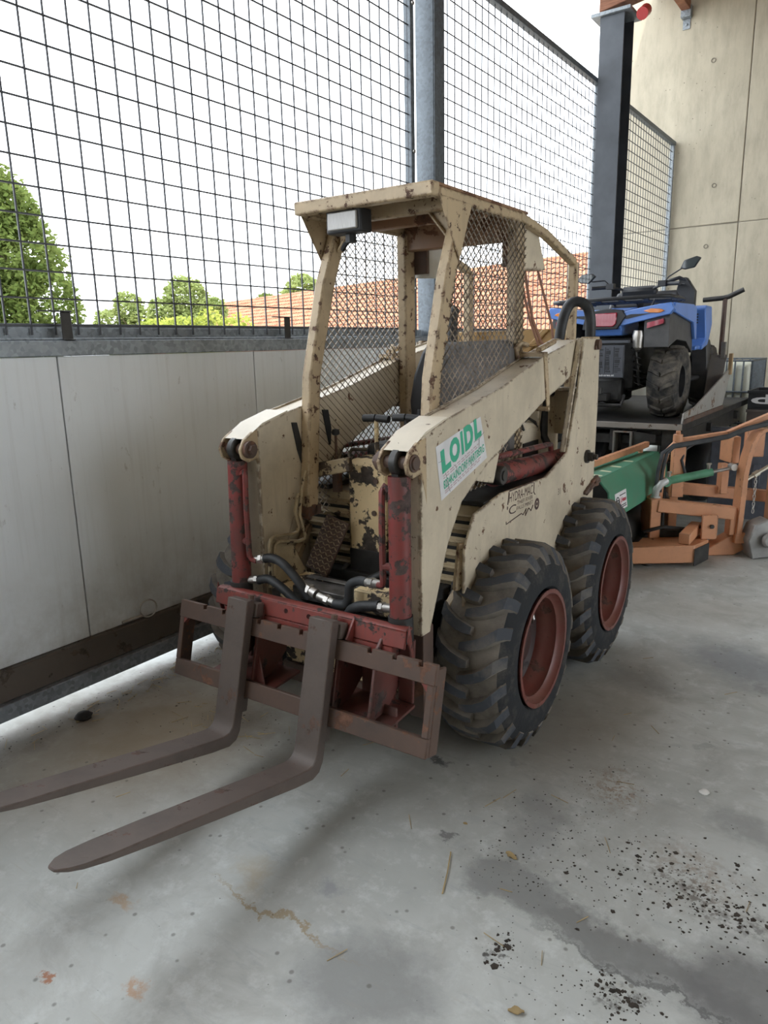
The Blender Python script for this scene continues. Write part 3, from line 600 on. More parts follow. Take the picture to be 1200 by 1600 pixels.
# seat
def rounded(u0, u1, v0, v1, r, n=5):
    o = []
    for cx, cy, a0 in ((u1-r, v1-r, 0), (u0+r, v1-r, 90), (u0+r, v0+r, 180), (u1-r, v0+r, 270)):
        for k in range(n+1): a = R(a0+90*k/n); o.append((cx+r*math.cos(a), cy+r*math.sin(a)))
    return o
b = MB(); b.prism([(-.09, 1.12), (-.09, 1.585), (-.06, 1.605), (.28, 1.612), (.305, 1.60), (.318, 1.57), (.32, 1.12)], 'y', .40, .47); part(b, 'seat_back', VINYLG, bevel=.012, seg=3)
b = MB(); b.prism([(-.136, 1.14), (-.178, 1.23), (-.184, 1.34), (-.160, 1.46), (-.115, 1.565), (-.085, 1.60), (-.05, 1.605), (-.05, 1.14)], 'y', .37, .47); part(b, 'seat_side_bolster', VINYL, bevel=.02, seg=3)
b = MB(); b.prism(rounded(-.22, .20, .02, .44, .07), 'z', 1.08, 1.175); part(b, 'seat_cushion', VINYL, bevel=.03, seg=3)
b = MB(); b.box((-.22, .03, .94), (.22, .45, 1.08)); part(b, 'seat_box', BEIGE_D, bevel=.006)
b = MB(); b.tube([(-.20, .06, 1.145), (-.30, .06, 1.14), (-.315, .06, 1.12), (-.31, .05, 1.085), (-.27, .03, 1.075), (-.18, .0, 1.10)], .009, 8); part(b, 'seat_rail', STEEL)
# control levers
for i, (x, y, m, l) in enumerate(((-.105, -.02, BEIGE_F, 1.285), (.035, .0, DARKM, 1.29))):
    b = MB(); b.cyl((x, y, .90), (x, y, l+.005), .0105, 8); lv = part(b, 'drive_lever', m)
    b = MB(); b.cyl((x-.062, y-.005, l+.01), (x-.004, y, l+.012), .0165, 12); b.cyl((x+.002, y, l+.012), (x+.062, y+.004, l+.008), .0165, 12); b.build('lever_grip', RUBBER, lv)
b = MB(); b.cyl((.02, .10, 1.12), (.035, .11, 1.30), .007, 8); lv = part(b, 'auxiliary_lever', DARKM); b = MB(); b.cyl((.034, .11, 1.29), (.037, .112, 1.325), .014, 10); b.build('lever_knob', RUBBER, lv)
b = MB(); b.cyl((-.25, -.12, .98), (-.25, -.12, 1.235), .006, 8); lv = part(b, 'valve_lever', RUST); b = MB(); b.lathe([(.003, -.015), (.015, -.01), (.018, 0), (.014, .012), (0, .016)], (-.25, -.12, 1.24), 'z', 10); b.build('lever_knob', RUBBER, lv); b = MB(); b.box((-.265, -.135, .98), (-.235, -.105, 1.09)); b.build('lever_boot', RUST, lv)
# dash and console
b = MB(); b.bar((-.30, -.205, 1.085), (-.11, -.205, 1.125), .03, .06); part(b, 'cross_rail', BEIGE_D, bevel=.004)
b = MB(); b.prism([(-.12, .62), (-.12, 1.11), (-.09, 1.125), (.03, 1.13), (.05, 1.1), (.05, .62)], 'x', -.19, .0); con = part(b, 'console_box', BEIGE_F, bevel=.006)
b = MB(); b.box((-.192, -.124, .62), (.002, -.1, .735)); b.build('console_kick_plate', DARK, con, bevel=.003)
for x, z in ((-.042, 1.045), (-.055, .905)): b = MB(); b.cyl((x, -.122, z), (x, -.128, z), .012, 8); b.build('console_bolt', RUST, con)
b = MB(); b.tube([(-.30, .02, 1.08), (-.2, -.02, 1.095), (-.08, -.05, 1.115)], .006, 6); part(b, 'linkage_rod', STEEL)
# pedal with tread plate studs
t = thing; ped = MB(); X = Matrix.Translation((-.255, -.20, .755)) @ Matrix.Rotation(R(-22), 4, 'X') @ Matrix.Rotation(R(14), 4, 'Y')
ped.box((-.066, -.006, -.125), (.066, .006, .125), 0, X)
pd = part(ped, 'foot_pedal', RUST, bevel=.002)
b = MB()
for i in range(7):
    for j in range(13):
        a = .6 if (i+j) % 2 else -.6; cx, cz = -.054+.018*i, -.11+.0185*j
        b.tube([X @ Vector((cx-.010*math.cos(a), -.006, cz-.010*math.sin(a))), X @ Vector((cx, -.0095, cz)), X @ Vector((cx+.010*math.cos(a), -.006, cz+.010*math.sin(a)))], [.001, .0032, .001], 4)
b.build('tread_studs', paint('tread_stud', (.36, .27, .17), rust=(.10, .055, .03), amt=.3, edge=0), pd, kind='stuff')
b = MB(); b.cyl((-.18, -.09, .70), (.0, -.09, .70), .012, 8); b.cyl((-.22, -.15, .63), (-.20, -.05, .68), .014, 8); part(b, 'pedal_shaft', DARKM)
b = MB(); b.tube([(-.05, -.30, .62), (.03, -.27, .67), (.12, -.22, .72)], .017, 10); part(b, 'foot_tube', HOSE)
b = MB(); b.box((-.30, -.46, .601), (.30, -.30, .612)); part(b, 'step_plate', plain('worn_step', (.12, .11, .10), .5, .3, .5, 10), bevel=.002)
b = MB(); b.box((-.20, -.50, .62), (.10, -.40, .672)); b.bar((-.2, -.40, .682), (.12, -.40, .682), .03, .006); part(b, 'valve_bank_cover', plain('greasy_grey', (.16, .155, .15), .45, .4, .5, 12), bevel=.004)
b = MB(); b.box((.115, -.515, .63), (.30, -.43, .715)); part(b, 'oil_cover_box', BEIGE_F, bevel=.006)
b = MB(); b.box((-.30, -.52, .60), (-.20, -.30, .66)); part(b, 'step_bracket', BEIGE_F, bevel=.006)
b = MB(); b.prism([(-.51, .853), (-.383, .801), (-.309, .67), (-.309, .61), (-.52, .61)], 'x', -.300, -.288); part(b, 'knee_plate', BEIGE_L, bevel=.003)
b = MB(); b.prism([(-.40, .60), (-.44, .72), (-.33, .76), (-.24, .62)], 'x', .285, .298); part(b, 'knee_plate', BEIGE_D, bevel=.003)
# steel lines and hoses
for pts in ([(-.28, -.544, .66), (-.28, -.535, .835), (-.28, -.525, .855), (-.28, -.505, .864), (-.28, -.395, .848), (-.28, -.365, .85), (-.28, -.355, .868), (-.28, -.372, .94), (-.28, -.346, 1.013)],
            [(-.275, -.525, .66), (-.275, -.512, .81), (-.275, -.505, .83), (-.275, -.484, .838), (-.275, -.365, .81), (-.275, -.33, .812), (-.275, -.322, .83), (-.275, -.35, .92), (-.275, -.332, 1.02), (-.275, -.30, 1.1)]):
    b = MB(); b.tube(pts, .0075, 8); part(b, 'steel_line', BEIGE_L)
for pts in ([(-.336, 1.301), (-.304, 1.298), (-.272, 1.188), (-.242, 1.08), (-.268, 1.073), (-.309, 1.187)], [(-.135, 1.336), (-.095, 1.333), (-.078, 1.253), (-.085, 1.18), (-.095, 1.18), (-.114, 1.246)]):
    b = MB(); b.prism(pts, 'x', -.3095, -.304); part(b, 'rubber_strip', RUBBER, bevel=.001)
def hose(pts, r=.017):
    P = [Vector(p) for p in pts]; out = []
    for i in range(len(P)-1):
        p0, p1, p2, p3 = P[max(i-1, 0)], P[i], P[i+1], P[min(i+2, len(P)-1)]
        for k in range(6):
            t = k/6; out.append(.5*((2*p1)+(p2-p0)*t+(2*p0-5*p1+4*p2-p3)*t*t+(3*p1-p0-3*p2+p3)*t**3))
    out.append(P[-1]); b = MB(); b.tube(out, r, 10); return part(b, 'hydraulic_hose', HOSE)
def fitting(h, a, c, r=.016):
    b = MB(); b.cyl(a, c, r, 10); m = [(x*.6+y*.4) for x, y in zip(a, c)]; m2 = [(x*.4+y*.6) for x, y in zip(a, c)]; b.cyl(m, m2, r*1.25, 6); b.build('hose_fitting', STEEL, h)
h = hose([(-.26, -.585, .795), (-.226, -.58, .80), (-.177, -.575, .785), (-.116, -.57, .733), (-.06, -.56, .66)], .018); fitting(h, (-.31, -.595, .785), (-.24, -.582, .80))
h = hose([(-.30, -.585, .70), (-.25, -.58, .71), (-.184, -.58, .687), (-.114, -.575, .64), (-.04, -.57, .60)], .018); fitting(h, (-.345, -.59, .695), (-.27, -.58, .705))
h = hose([(.22, -.57, .775), (.175, -.56, .769), (.136, -.56, .745), (.128, -.56, .694), (.11, -.56, .668), (.06, -.56, .66)], .018); fitting(h, (.30, -.59, .785), (.20, -.565, .773)); fitting(h, (-.02, -.555, .675), (.07, -.56, .66)); fitting(h, (-.10, -.55, .70), (-.03, -.556, .68), .02)
h = hose([(.28, -.58, .70), (.186, -.58, .679), (.15, -.58, .655), (.141, -.58, .628), (.13, -.575, .57)], .02); fitting(h, (.34, -.59, .705), (.25, -.58, .693))
h = hose([(.30, 1.02, 1.58), (.31, 1.04, 1.70), (.335, 1.06, 1.775), (.375, 1.08, 1.79), (.415, 1.10, 1.76), (.43, 1.11, 1.68), (.43, 1.10, 1.55)], .026); fitting(h, (.285, .98, 1.50), (.30, 1.02, 1.60), .024)
b = MB(); b.tube([(.24, .72, 1.92), (.25, .75, 1.80), (.26, .78, 1.70), (.27, .86, 1.60), (.29, .90, 1.56)], .007, 6); b.tube([(.225, .70, 1.92), (.235, .74, 1.80), (.25, .77, 1.70), (.26, .86, 1.58)], .006, 6); b.tube([(.27, .80, 1.93), (.285, .86, 1.80), (.30, .92, 1.68), (.31, .93, 1.58)], .006, 6); part(b, 'rear_wiring', plain('pink_cable', (.30, .16, .11), .6))
b = MB(); b.tube([(.02, .30, 2.155), (.12, .30, 2.175), (.20, .25, 2.170), (.25, .2, 2.155)], .003, 5); part(b, 'roof_wire', RUBBER)
b = MB(); b.tube([(-.295, 1.0, 1.5), (-.295, 1.0, 1.70), (-.29, 1.0, 1.77), (-.275, 1.0, 1.785)], .028, 12); part(b, 'exhaust_stack', DARK)

# ------------------------------------------------------------------ fork carriage and forks (tilted back)
TILT = math.atan2(.073, .296)
CW = loc2w((0, -.803, .313))
FC = thing('fork_carriage', 'rusty red fork carriage frame hung on the front of the loader', 'fork carriage', CW, (-TILT, 0, PSI))
# carriage frame: x across, y to the rear, z up along the tilted frame
b = MB(); notch = [-.46, -.355, -.168, -.066, .039, .341, .441, .542]; top = []
for x in notch: top += [(x-.008, .305), (x-.008, .288), (x+.008, .288), (x+.008, .305)]
b.prism([(-.60, .237), (-.60, .305)]+top+[(.60, .305), (.60, .237)], 'y', 0, .022); b.build('top_bar', RUST, FC, bevel=.002)
b = MB(); b.box((-.597, 0, .0), (.597, .022, .066)); b.build('bottom_bar', RUST, FC, bevel=.003)
for sx in (1, -1):
    b = MB(); b.box((min(sx*.572, sx*.597), .0, .066), (max(sx*.572, sx*.597), .02, .237)); b.box((min(sx*.585, sx*.598), .02, .0), (max(sx*.585, sx*.598), .075, .29)); b.build('side_bar', RUST, FC, bevel=.003)
    b = MB(); b.prism([(sx*.575, .237), (sx*.575, .21), (sx*.55, .237)], 'y', .002, .02); b.build('corner_gusset', REDP, FC)
    # coupler ears and sloping back sheet
    for xx in (.185, .345):
        b = MB(); b.prism([(.022, .03), (.022, .30), (.06, .36), (.16, .36), (.21, .27), (.20, .16), (.13, .08), (.12, .0), (.03, -.01)], 'x', sx*xx, sx*(xx+.014)); b.build('coupler_ear', REDD, FC, bevel=.003)
    b = MB(); a = [(.15, .33), (.19, .10), (.08, .0), (.09, -.01), (.205, .10), (.165, .335)]; b.prism(a, 'x', sx*.20, sx*.344); b.prism([(.15, .33), (.19, .10), (.205, .10), (.165, .335)], 'x', sx*.36, sx*.42); b.build('coupler_sheet', REDD, FC, bevel=.003)
    b = MB(); b.prism([(.195, .10), (.024, .045), (.024, .035), (.195, .088)], 'x', sx*.10, sx*.43); b.build('floor_sheet', REDD, FC, bevel=.002)
    b = MB(); b.prism([(sx*.13, .03), (sx*.20, .20), (sx*.20, .0), (sx*.13, -.0)], 'y', .04, .05); b.build('foot_gusset', REDD, FC, bevel=.003)
    b = MB(); b.prism([(sx*.345, .10), (sx*.41, .10), (sx*.43, -.03), (sx*.39, -.03), (sx*.37, .02)], 'y', .10, .112); b.build('skirt_plate', REDD, FC, bevel=.003)
    b = MB(); b.prism([(.05, .40), (.05, .345), (.10, .26), (.11, .27)], 'x', sx*.45, sx*.458); b.build('plate_end', REDP, FC, bevel=.002)
b = MB(); b.box((-.452, .045, .315), (.447, .057, .375)); b.prism([(.045, .375), (.057, .386), (.088, .389), (.088, .380), (.06, .375)], 'x', -.452, .447); b.build('back_plate', REDP, FC, bevel=.003)
b = MB(); b.box((-.40, .046, .25), (.40, .058, .314)); b.build('hook_plate', REDP, FC, bevel=.003)
b = MB()
for x in (-.08, .03): b = MB(); b.lathe([(.009, .0), (.009, .0015), (0, .0015)], (x, .0435, .35), 'y', 10); b.build('plate_hole', SLIT, FC)
b = MB(); b.prism([(.045, .39), (.01, .31), (.045, .30)], 'x', .228, .236); b.build('rib', REDP, FC)
# forks
def fork(xc, label):
    f = thing('pallet_fork', label, 'pallet fork', loc2w(Vector((xc, -.803, .313))), (-TILT, 0, PSI), 'pallet forks on the carriage')
    w = .052; b = MB()
    secs = [(-.046, .372, -.002, .372, 1), (-.046, -.07, -.002, -.08, 1), (-.050, -.100, -.005, -.125, 1), (-.062, -.120, -.018, -.158, 1), (-.088, -.130, -.050, -.176, 1), (-.14, -.133, -.13, -.180, 1), (-.45, -.137, -.45, -.175, 1), (-.70, -.140, -.70, -.169, .99), (-.85, -.143, -.85, -.164, .95), (-.92, -.144, -.92, -.160, .84), (-.955, -.145, -.955, -.157, .66), (-.978, -.147, -.978, -.155, .36), (-.985, -.148, -.985, -.154, .2)]
    vs = []
    for y1, z1, y2, z2, k in secs: vs += [(-w*k, y1, z1), (w*k, y1, z1), (w*k*.94, y2, z2), (-w*k*.94, y2, z2)]
    fs = [(i*4+j, i*4+(j+1) % 4, i*4+4+(j+1) % 4, i*4+4+j) for i in range(len(secs)-1) for j in range(4)]+[(0, 1, 2, 3), tuple(range(len(vs)-4, len(vs)))]
    b.add(vs, fs); b.build('fork_body', FORKM, f, bevel=.003)
    b = MB(); b.box((-.04, -.002, .307), (.06, .032, .362)); b.box((-.04, .024, .27), (.06, .04, .362)); b.build('top_hook', FORKM, f, bevel=.004)
    b = MB(); b.box((-.04, .0, -.06), (.04, .032, -.003)); b.build('bottom_hook', FORKM, f, bevel=.004)
    b = MB(); b.cyl((.015, .012, .36), (.015, .012, .385), .012, 8); b.build('locking_pin', RUST, f)
    return f
fork(.155, 'long dark steel fork nearer the camera, hung right of the carriage middle')
fork(-.245, 'long dark steel fork nearer the grey wall, its tip leaving the left edge')

# ------------------------------------------------------------------ flatbed trailer with the quad on it
TR = thing('flatbed_trailer', 'dark flatbed trailer carrying the blue quad behind the loader', 'trailer', (-2.2, 7.6, 0))
def tp(mb, n, m, **k): 
    mb.v = [(x+2.2, y-7.6, z) for x, y, z in mb.v]; return mb.build(n, m, TR, **k)
b = MB(); b.box((-2.72, 6.06, .87), (-1.40, 9.1, .932)); tp(b, 'deck', DARK, bevel=.004)
b = MB(); b.box((-2.73, 6.035, .885), (-1.40, 6.06, .932)); tp(b, 'deck_edge', paint('worn_edge_steel', (.34, .31, .28), amt=.3, edge=0), bevel=.003)
for x in (-2.62, -1.95, -1.52):
    b = MB(); b.box((x-.05, 6.12, .68), (x+.05, 9.0, .87)); tp(b, 'frame_rail', DARKM, bevel=.004)
for y in (6.15, 7.3, 8.6):
    b = MB(); b.box((-2.7, y, .74), (-1.43, y+.08, .82)); tp(b, 'cross_beam', DARKM, bevel=.004)
b = MB(); 
for lo, hi in (((-1.94, 6.02, .66), (-1.925, 6.16, .86)), ((-1.80, 6.02, .66), (-1.785, 6.16, .86)), ((-1.925, 6.02, .66), (-1.80, 6.16, .672)), ((-1.925, 6.02, .848), (-1.80, 6.16, .86))): b.box(lo, hi)
tp(b, 'socket_tube', GREYST, bevel=.002)
b = MB(); b.prism([(-1.785, .86), (-1.785, .70), (-1.60, .78), (-1.60, .84)], 'y', 6.05, 6.07); tp(b, 'gusset', DARKM)
b = MB(); b.box((-2.7, 6.2, .50), (-1.45, 6.26, .60)); b.box((-2.68, 6.2, .02), (-2.62, 6.26, .5)); b.box((-1.62, 6.2, .02), (-1.54, 6.26, .5)); b.box((-2.72, 6.15, 0), (-2.56, 6.31, .02)); b.box((-1.68, 6.15, 0), (-1.48, 6.31, .02)); tp(b, 'support_leg_frame', DARKM, bevel=.003)
for x in (-2.6, -1.56):
    b = MB(); pf = [(.17, .10), (.24, .11), (.30, .10), (.33, .06), (.335, 0), (.33, -.06), (.30, -.10), (.24, -.11), (.17, -.10)]; b.lathe(pf, (x, 7.7, .335), 'x', 28); tp(b, 'trailer_tyre', RUBBER)
    b = MB(); b.lathe([(.17, .09), (.12, .04), (0, .04)], (x, 7.7, .335), 'x', 20); b.lathe([(.17, -.09), (.12, -.04), (0, -.04)], (x, 7.7, .335), 'x', 20); tp(b, 'trailer_rim', GREYST)
b = MB(); b.cyl((-2.6, 7.7, .335), (-1.56, 7.7, .335), .04, 10); b.box((-2.45, 7.62, .3), (-2.36, 7.78, .74)); b.box((-1.7, 7.62, .3), (-1.6, 7.78, .7)); tp(b, 'trailer_axle', DARKM)

# grey steel bucket beside the quad
BK = thing('steel_bucket', 'grey steel bucket with a slanted side plate beside the quad tyre', 'bucket', (-1.45, 6.9, .936))
def bp(mb, n, m, **k):
    mb.v = [(x+1.45, y-6.9, z-.936) for x, y, z in mb.v]; return mb.build(n, m, BK, **k)
b = MB(); b.prism([(6.02, .938), (6.05, 1.02), (6.40, 1.04), (7.72, 1.30), (7.83, 1.30), (7.50, .938)], 'x', -1.405, -1.390); bp(b, 'side_plate', paint('pale_steel_plate', (.36, .355, .335), rust=(.13, .08, .05), amt=.22, sc=5, dirt=(.22, .19, .16), dirt_amt=.6), bevel=.002)
b = MB(); b.prism([(6.02, .938), (6.05, .975), (7.5, .975), (7.48, .938)], 'x', -1.389, -1.375); bp(b, 'cutting_edge', RUST, bevel=.002)
b = MB(); b.prism([(7.36, .938), (7.62, 1.44), (7.635, 1.44), (7.38, .938)], 'x', -1.545, -1.405); b.box((-1.46, 7.60, 1.40), (-1.42, 7.66, 1.56)); bp(b, 'back_plate', GREYST, bevel=.002)
b = MB(); b.box((-1.535, 7.05, .938), (-1.405, 7.38, .95)); bp(b, 'floor_plate', GREYST)
b = MB(); b.box((-1.40, 7.70, 1.25), (-1.37, 7.76, 1.45)); bp(b, 'edge_board', WOOD)

# post with bent handle
b = MB(); b.cyl((-1.505, 7.86, .935), (-1.505, 7.86, 1.97), .022, 8)
ST = thing('handle_stake', 'brown steel stake with a bent dark handle beside the quad', 'stake', (-1.505, 7.86, .934))
b.v = [(x+1.505, y-7.86, z-.934) for x, y, z in b.v]; b.build('stake_pole', RUST, ST)
b = MB(); b.tube([(-.20, 0, 1.03), (-.02, 0, 1.04), (.03, 0, 1.05), (.16, 0, 1.11)], .024, 10); b.build('bent_handle', DARKM, ST)
b = MB(); b.box((-.05, -.05, 0), (.05, .05, .012)); b.build('foot_plate', RUST, ST)

# quad bike: local frame x right, y forward
Q = thing('quad_bike', 'blue and black quad bike standing on the flatbed trailer, seen from behind', 'quad bike', (-2.11, 6.25, .933))
def qp(mb, n, m, **k): return mb.build(n, m, Q, **k)
def qtyre(x, y, Rr, Wd):
    b = MB(); h = Wd/2; pf = [(Rr*.47, h*.8), (Rr*.60, h*1.0), (Rr*.80, h*.98), (Rr*.91, h*.86), (Rr*.945, h*.6), (Rr*.955, 0)]
    full = pf+[(r, -a) for r, a in pf[::-1][1:]]; b.lathe(full, (0, 0, 0), 'x', 36)
    for k in range(16):
        for sg in (1, -1):
            th = 2*PI*(k+.0)/16; vs = []
            for u, dth, hw, hh in ((.06, -.16, .05, .045), (.45, -.07, .05, .05), (.85, .02, .055, .05), (.98, .05, .06, .0)):
                xx = sg*u*h; r0 = Rr*(.945 if u < .7 else .90 if u < .9 else .80)
                for d, r in ((-hw-.02, r0-.004), (-hw, r0+1.5*hh*Rr), (hw, r0+1.5*hh*Rr), (hw+.02, r0-.004)):
                    a = th+dth+d; vs.append((xx, r*math.sin(a), r*math.cos(a)))
            fs = [(i*4+j, i*4+j+1, i*4+5+j, i*4+4+j) for i in range(3) for j in range(3)]+[(0, 1, 2, 3), (12, 13, 14, 15)]
            b.add(vs, fs)
    o = qp(b, 'tyre', ATVT, smooth=30); o.location = (x, y, Rr)
    b = MB(); sx = 1 if x > 0 else -1
    b.lathe([(Rr*.48, sx*h*.82), (Rr*.44, sx*h*.8), (Rr*.42, sx*h*.3), (Rr*.2, sx*h*.2), (0, sx*h*.25)], (0, 0, 0), 'x', 24); b.build('rim', BLACKP, o)
for sx in (1, -1): qtyre(sx*.435, .40, .305, .255); qtyre(sx*.45, 1.62, .30, .20)
for sx in (1, -1):
    band = [(.09, .775), (.51, .862), (.540, .905), (.515, .955), (.42, .945), (.20, .91), (.12, .89)]
    b = MB(); b.prism([(sx*x, z) for x, z in band], 'y', .0, .06); b.prism([(sx*x, z) for x, z in ((.10, .86), (.20, .91), (.42, .945), (.515, .955), (.535, .93), (.5, .925), (.2, .88))], 'y', .06, .72)
    b.prism([(.06, .955), (.06, .88), (.72, .80), (.80, .66), (.86, .655), (.80, .93), (.7, .957)], 'x', sx*.505, sx*.535); fr = qp(b, 'rear_fender', BLUE, bevel=.006)
    b = MB(); b.prism([(.03, .83), (.045, .60), (.3, .66), (.62, .64), (.86, .54), (.82, .70), (.74, .84), (.06, .90)], 'x', sx*.30, sx*.504); b.build('wheel_arch', GREYP, fr, bevel=.004)
    b = MB(); b.prism([(sx*x, z) for x, z in ((.16, .835), (.36, .874), (.20, .872), (.14, .858))], 'y', -.006, 0); b.build('trim_strip', BLACKP, fr)
    b = MB(); b.prism([(sx*x, z) for x, z in ((.30, .895), (.36, .912), (.44, .905), (.47, .89), (.43, .875), (.35, .878))], 'y', -.012, 0); b.build('turn_signal', ORL, fr, bevel=.003)
    b = MB(); b.prism([(sx*x, z) for x, z in ((.33, .80), (.46, .83), (.46, .79), (.33, .755))], 'y', .01, .03); b.build('reflector', REDL, fr)
    b = MB(); b.prism([(1.0, .60), (1.13, .66), (1.02, .93), (1.08, .96), (1.28, .955), (1.34, .80), (1.26, .66), (1.2, .60), (1.0, .56)], 'x', sx*.42, sx*.56); b.prism([(.84, .60), (1.02, .60), (1.02, .57), (.84, .56)], 'x', sx*.44, sx*.54); qp(b, 'front_fender', BLUE, bevel=.012, seg=2)
    b = MB()
    for k in range(4): b.box((min(sx*.46, sx*.50), 1.015, .80+k*.025), (max(sx*.46, sx*.50), 1.03, .812+k*.025))
    qp(b, 'fender_vent', BLACKP)
    b = MB(); b.prism([(1.22, .62), (1.30, .45), (1.33, .1), (1.36, .1), (1.42, .6), (1.34, .66)], 'x', sx*.40, sx*.55); qp(b, 'mud_guard', GREYP, bevel=.01)
    b = MB(); b.box((min(sx*.2, sx*.5), .78, .28), (max(sx*.2, sx*.5), 1.25, .32)); qp(b, 'footwell', BLACKP, bevel=.01)
    b = MB(); P = [(sx*.20, .12, .68), (sx*.24, .2, .28)]; n = 60
    b.tube([(P[0][0]+(P[1][0]-P[0][0])*t+.035*math.cos(t*44), P[0][1]+(P[1][1]-P[0][1])*t+.035*math.sin(t*44), P[0][2]+(P[1][2]-P[0][2])*t) for t in [k/n for k in range(n+1)]], .006, 5); b.cyl(P[0], P[1], .014, 8); qp(b, 'shock_spring', DARKM)
    b = MB(); b.tube([(sx*.08, .30, .22), (sx*.30, .38, .29)], .016, 8); b.tube([(sx*.08, .45, .22), (sx*.30, .42, .29)], .016, 8); b.tube([(sx*.08, .32, .40), (sx*.30, .40, .36)], .012, 8); qp(b, 'suspension_arm', DARKM)
    # handlebar side
    b = MB(); b.tube([(sx*.04, .84, 1.07), (sx*.16, .82, 1.13), (sx*.26, .76, 1.15)], .012, 8); b.tube([(sx*.26, .76, 1.15), (sx*.40, .70, 1.145)], .018, 10); b.box((min(sx*.2, sx*.27), .72, 1.13), (max(sx*.2, sx*.27), .79, 1.18)); b.tube([(sx*.24, .82, 1.15), (sx*.34, .83, 1.15), (sx*.42, .78, 1.14)], .006, 6); qp(b, 'handlebar_grip', BLACKP)
    mx, mz = (.475, 1.305) if sx > 0 else (-.455, 1.235); 
    b = MB(); b.tube([(sx*.25, .76, 1.17), (sx*.29, .74, 1.21), (mx-sx*.06, .71, mz-.03), (mx, .70, mz)], .006, 6); mr = qp(b, 'mirror_stalk', BLACKP)
    b = MB(); tl = .22 if sx > 0 else -.05
    ol = [(-.09, -.02), (-.045, .04), (.06, .045), (.095, .02), (.03, -.045), (-.05, -.04)]
    b.prism([(mx+sx*.0+x*math.cos(tl)-z*math.sin(tl), mz+x*math.sin(tl)+z*math.cos(tl)) for x, z in ol], 'y', .69, .715); mh = b.build('mirror_head', BLACKP, mr, bevel=.008, seg=2)
    b = MB(); b.prism([(mx+(x*math.cos(tl)-z*math.sin(tl))*.84, mz+(x*math.sin(tl)+z*math.cos(tl))*.84) for x, z in ol], 'y', .686, .689); b.build('mirror_glass', MIRG, mh)
b = MB(); b.prism([(.40, 1.0), (.34, 1.09), (.36, 1.2), (.42, 1.2), (.5, 1.08), (.5, .95), (.42, .92)], 'y', .82, .90); b.tube([(.26, .80, 1.17), (.36, .82, 1.20), (.44, .84, 1.16), (.48, .86, 1.0)], .018, 8); qp(b, 'hand_guard', BLACKP, bevel=.01)
b = MB(); b.prism([(.0, .78), (.05, .90), (.5, .95), (.5, .72), (.05, .70)], 'x', -.12, .12); qp(b, 'tail_body', BLUE, bevel=.01)
b = MB(); b.prism([(-.21, .755), (-.18, .90), (.0, .925), (.13, .91), (.16, .86), (.09, .755)], 'y', -.02, .03); th_ = qp(b, 'tail_housing', BLACKP, bevel=.006)
b = MB(); b.prism([(-.165, .782), (-.135, .885), (.09, .89), (.085, .80), (.06, .775)], 'y', -.035, -.018); b.build('tail_light', REDL, th_, bevel=.006)
b = MB()
b.tube([(-.46, .62, 1.0), (-.50, .30, 1.0), (-.48, .02, .995), (-.40, -.05, .995), (.40, -.05, 1.005), (.49, .02, 1.005), (.50, .30, 1.0), (.46, .62, 1.0)], .017, 8)
for y in (.12, .28, .44): b.tube([(-.49, y, .985), (.49, y, .985)], .012, 6)
for x in (-.3, -.1, .1, .3): b.tube([(x, -.04, .99), (x, .55, .98)], .010, 6)
for x in (-.36, .36): b.tube([(x, .1, .99), (x*.9, .1, .90)], .012, 6)
qp(b, 'rear_rack', BLACKP)
b = MB(); b.prism([(.45, .93), (.5, 1.02), (.75, 1.0), (.95, .96), (1.1, 1.02), (1.1, .8), (.5, .8)], 'x', -.15, .15); qp(b, 'seat', VINYL, bevel=.03, seg=3)
b = MB(); b.prism([(1.05, .95), (1.12, 1.12), (1.25, 1.10), (1.5, .98), (1.8, .9), (1.8, .7), (1.05, .7)], 'x', -.30, .30); qp(b, 'front_body', BLACKP, bevel=.03, seg=2)
b = MB(); b.prism([(.84, 1.03), (.80, 1.12), (.86, 1.16), (.93, 1.10)], 'x', -.16, .16); qp(b, 'instrument_pod', BLACKP, bevel=.02)
b = MB(); b.box((-.20, .20, .24), (.20, 1.5, .70)); b.box((-.11, .10, .14), (.11, .45, .34)); qp(b, 'engine_block', DARK, bevel=.02)
b = MB(); b.cyl((-.40, .40, .30), (.40, .40, .30), .03, 10); b.lathe([(0, -.1), (.08, -.08), (.09, 0), (.08, .08), (0, .1)], (0, .40, .30), 'x', 14); qp(b, 'rear_axle', DARKM)
b = MB(); b.lathe([(0, 0), (.018, 0), (.04, .02), (.05, .12), (.04, .16), (0, .16)], (.25, .06, .58), 'z', 10); qp(b, 'silencer', STEEL)
b = MB(); b.tube([(-.18, .05, .20), (-.18, -.02, .12), (.16, -.02, .12), (.16, .05, .20)], .016, 8); b.box((-.08, -.05, .16), (.04, .05, .22)); b.cyl((-.02, -.06, .22), (-.02, -.06, .27), .022, 10); qp(b, 'tow_bar', DARKM)
b = MB(); b.box((-.07, -.045, .355), (.172, -.03, .625)); b.box((-.09, -.05, .64), (.20, .02, .665)); pl = qp(b, 'plate_holder', plain('plate_grey', (.075, .082, .10), .45), bevel=.003)
b = MB(); random.seed(5)
for i in range(3):
    z = .40
    while z < .6:
        h = random.choice((.006, .012, .03)); w = random.uniform(.02, .055); x = -.055+.075*i; b.box((x, -.048, z), (x+w, -.045, z+h)); z += h+.008
for x in (-.06, .012, .085, .165): b.box((x, -.048, .39), (x+.003, -.045, .61))
b.build('plate_ribs', plain('plate_dark', (.02, .022, .028), .5), pl, kind='stuff')
b = MB(); put_text(b, 'quad-area.at', (-.065, -.0456, .362), (.16, 0, 0), (0, 0, .022), 0, 1, 0, 1, .02); b.build('lettering', WHITE, pl, smooth=0)

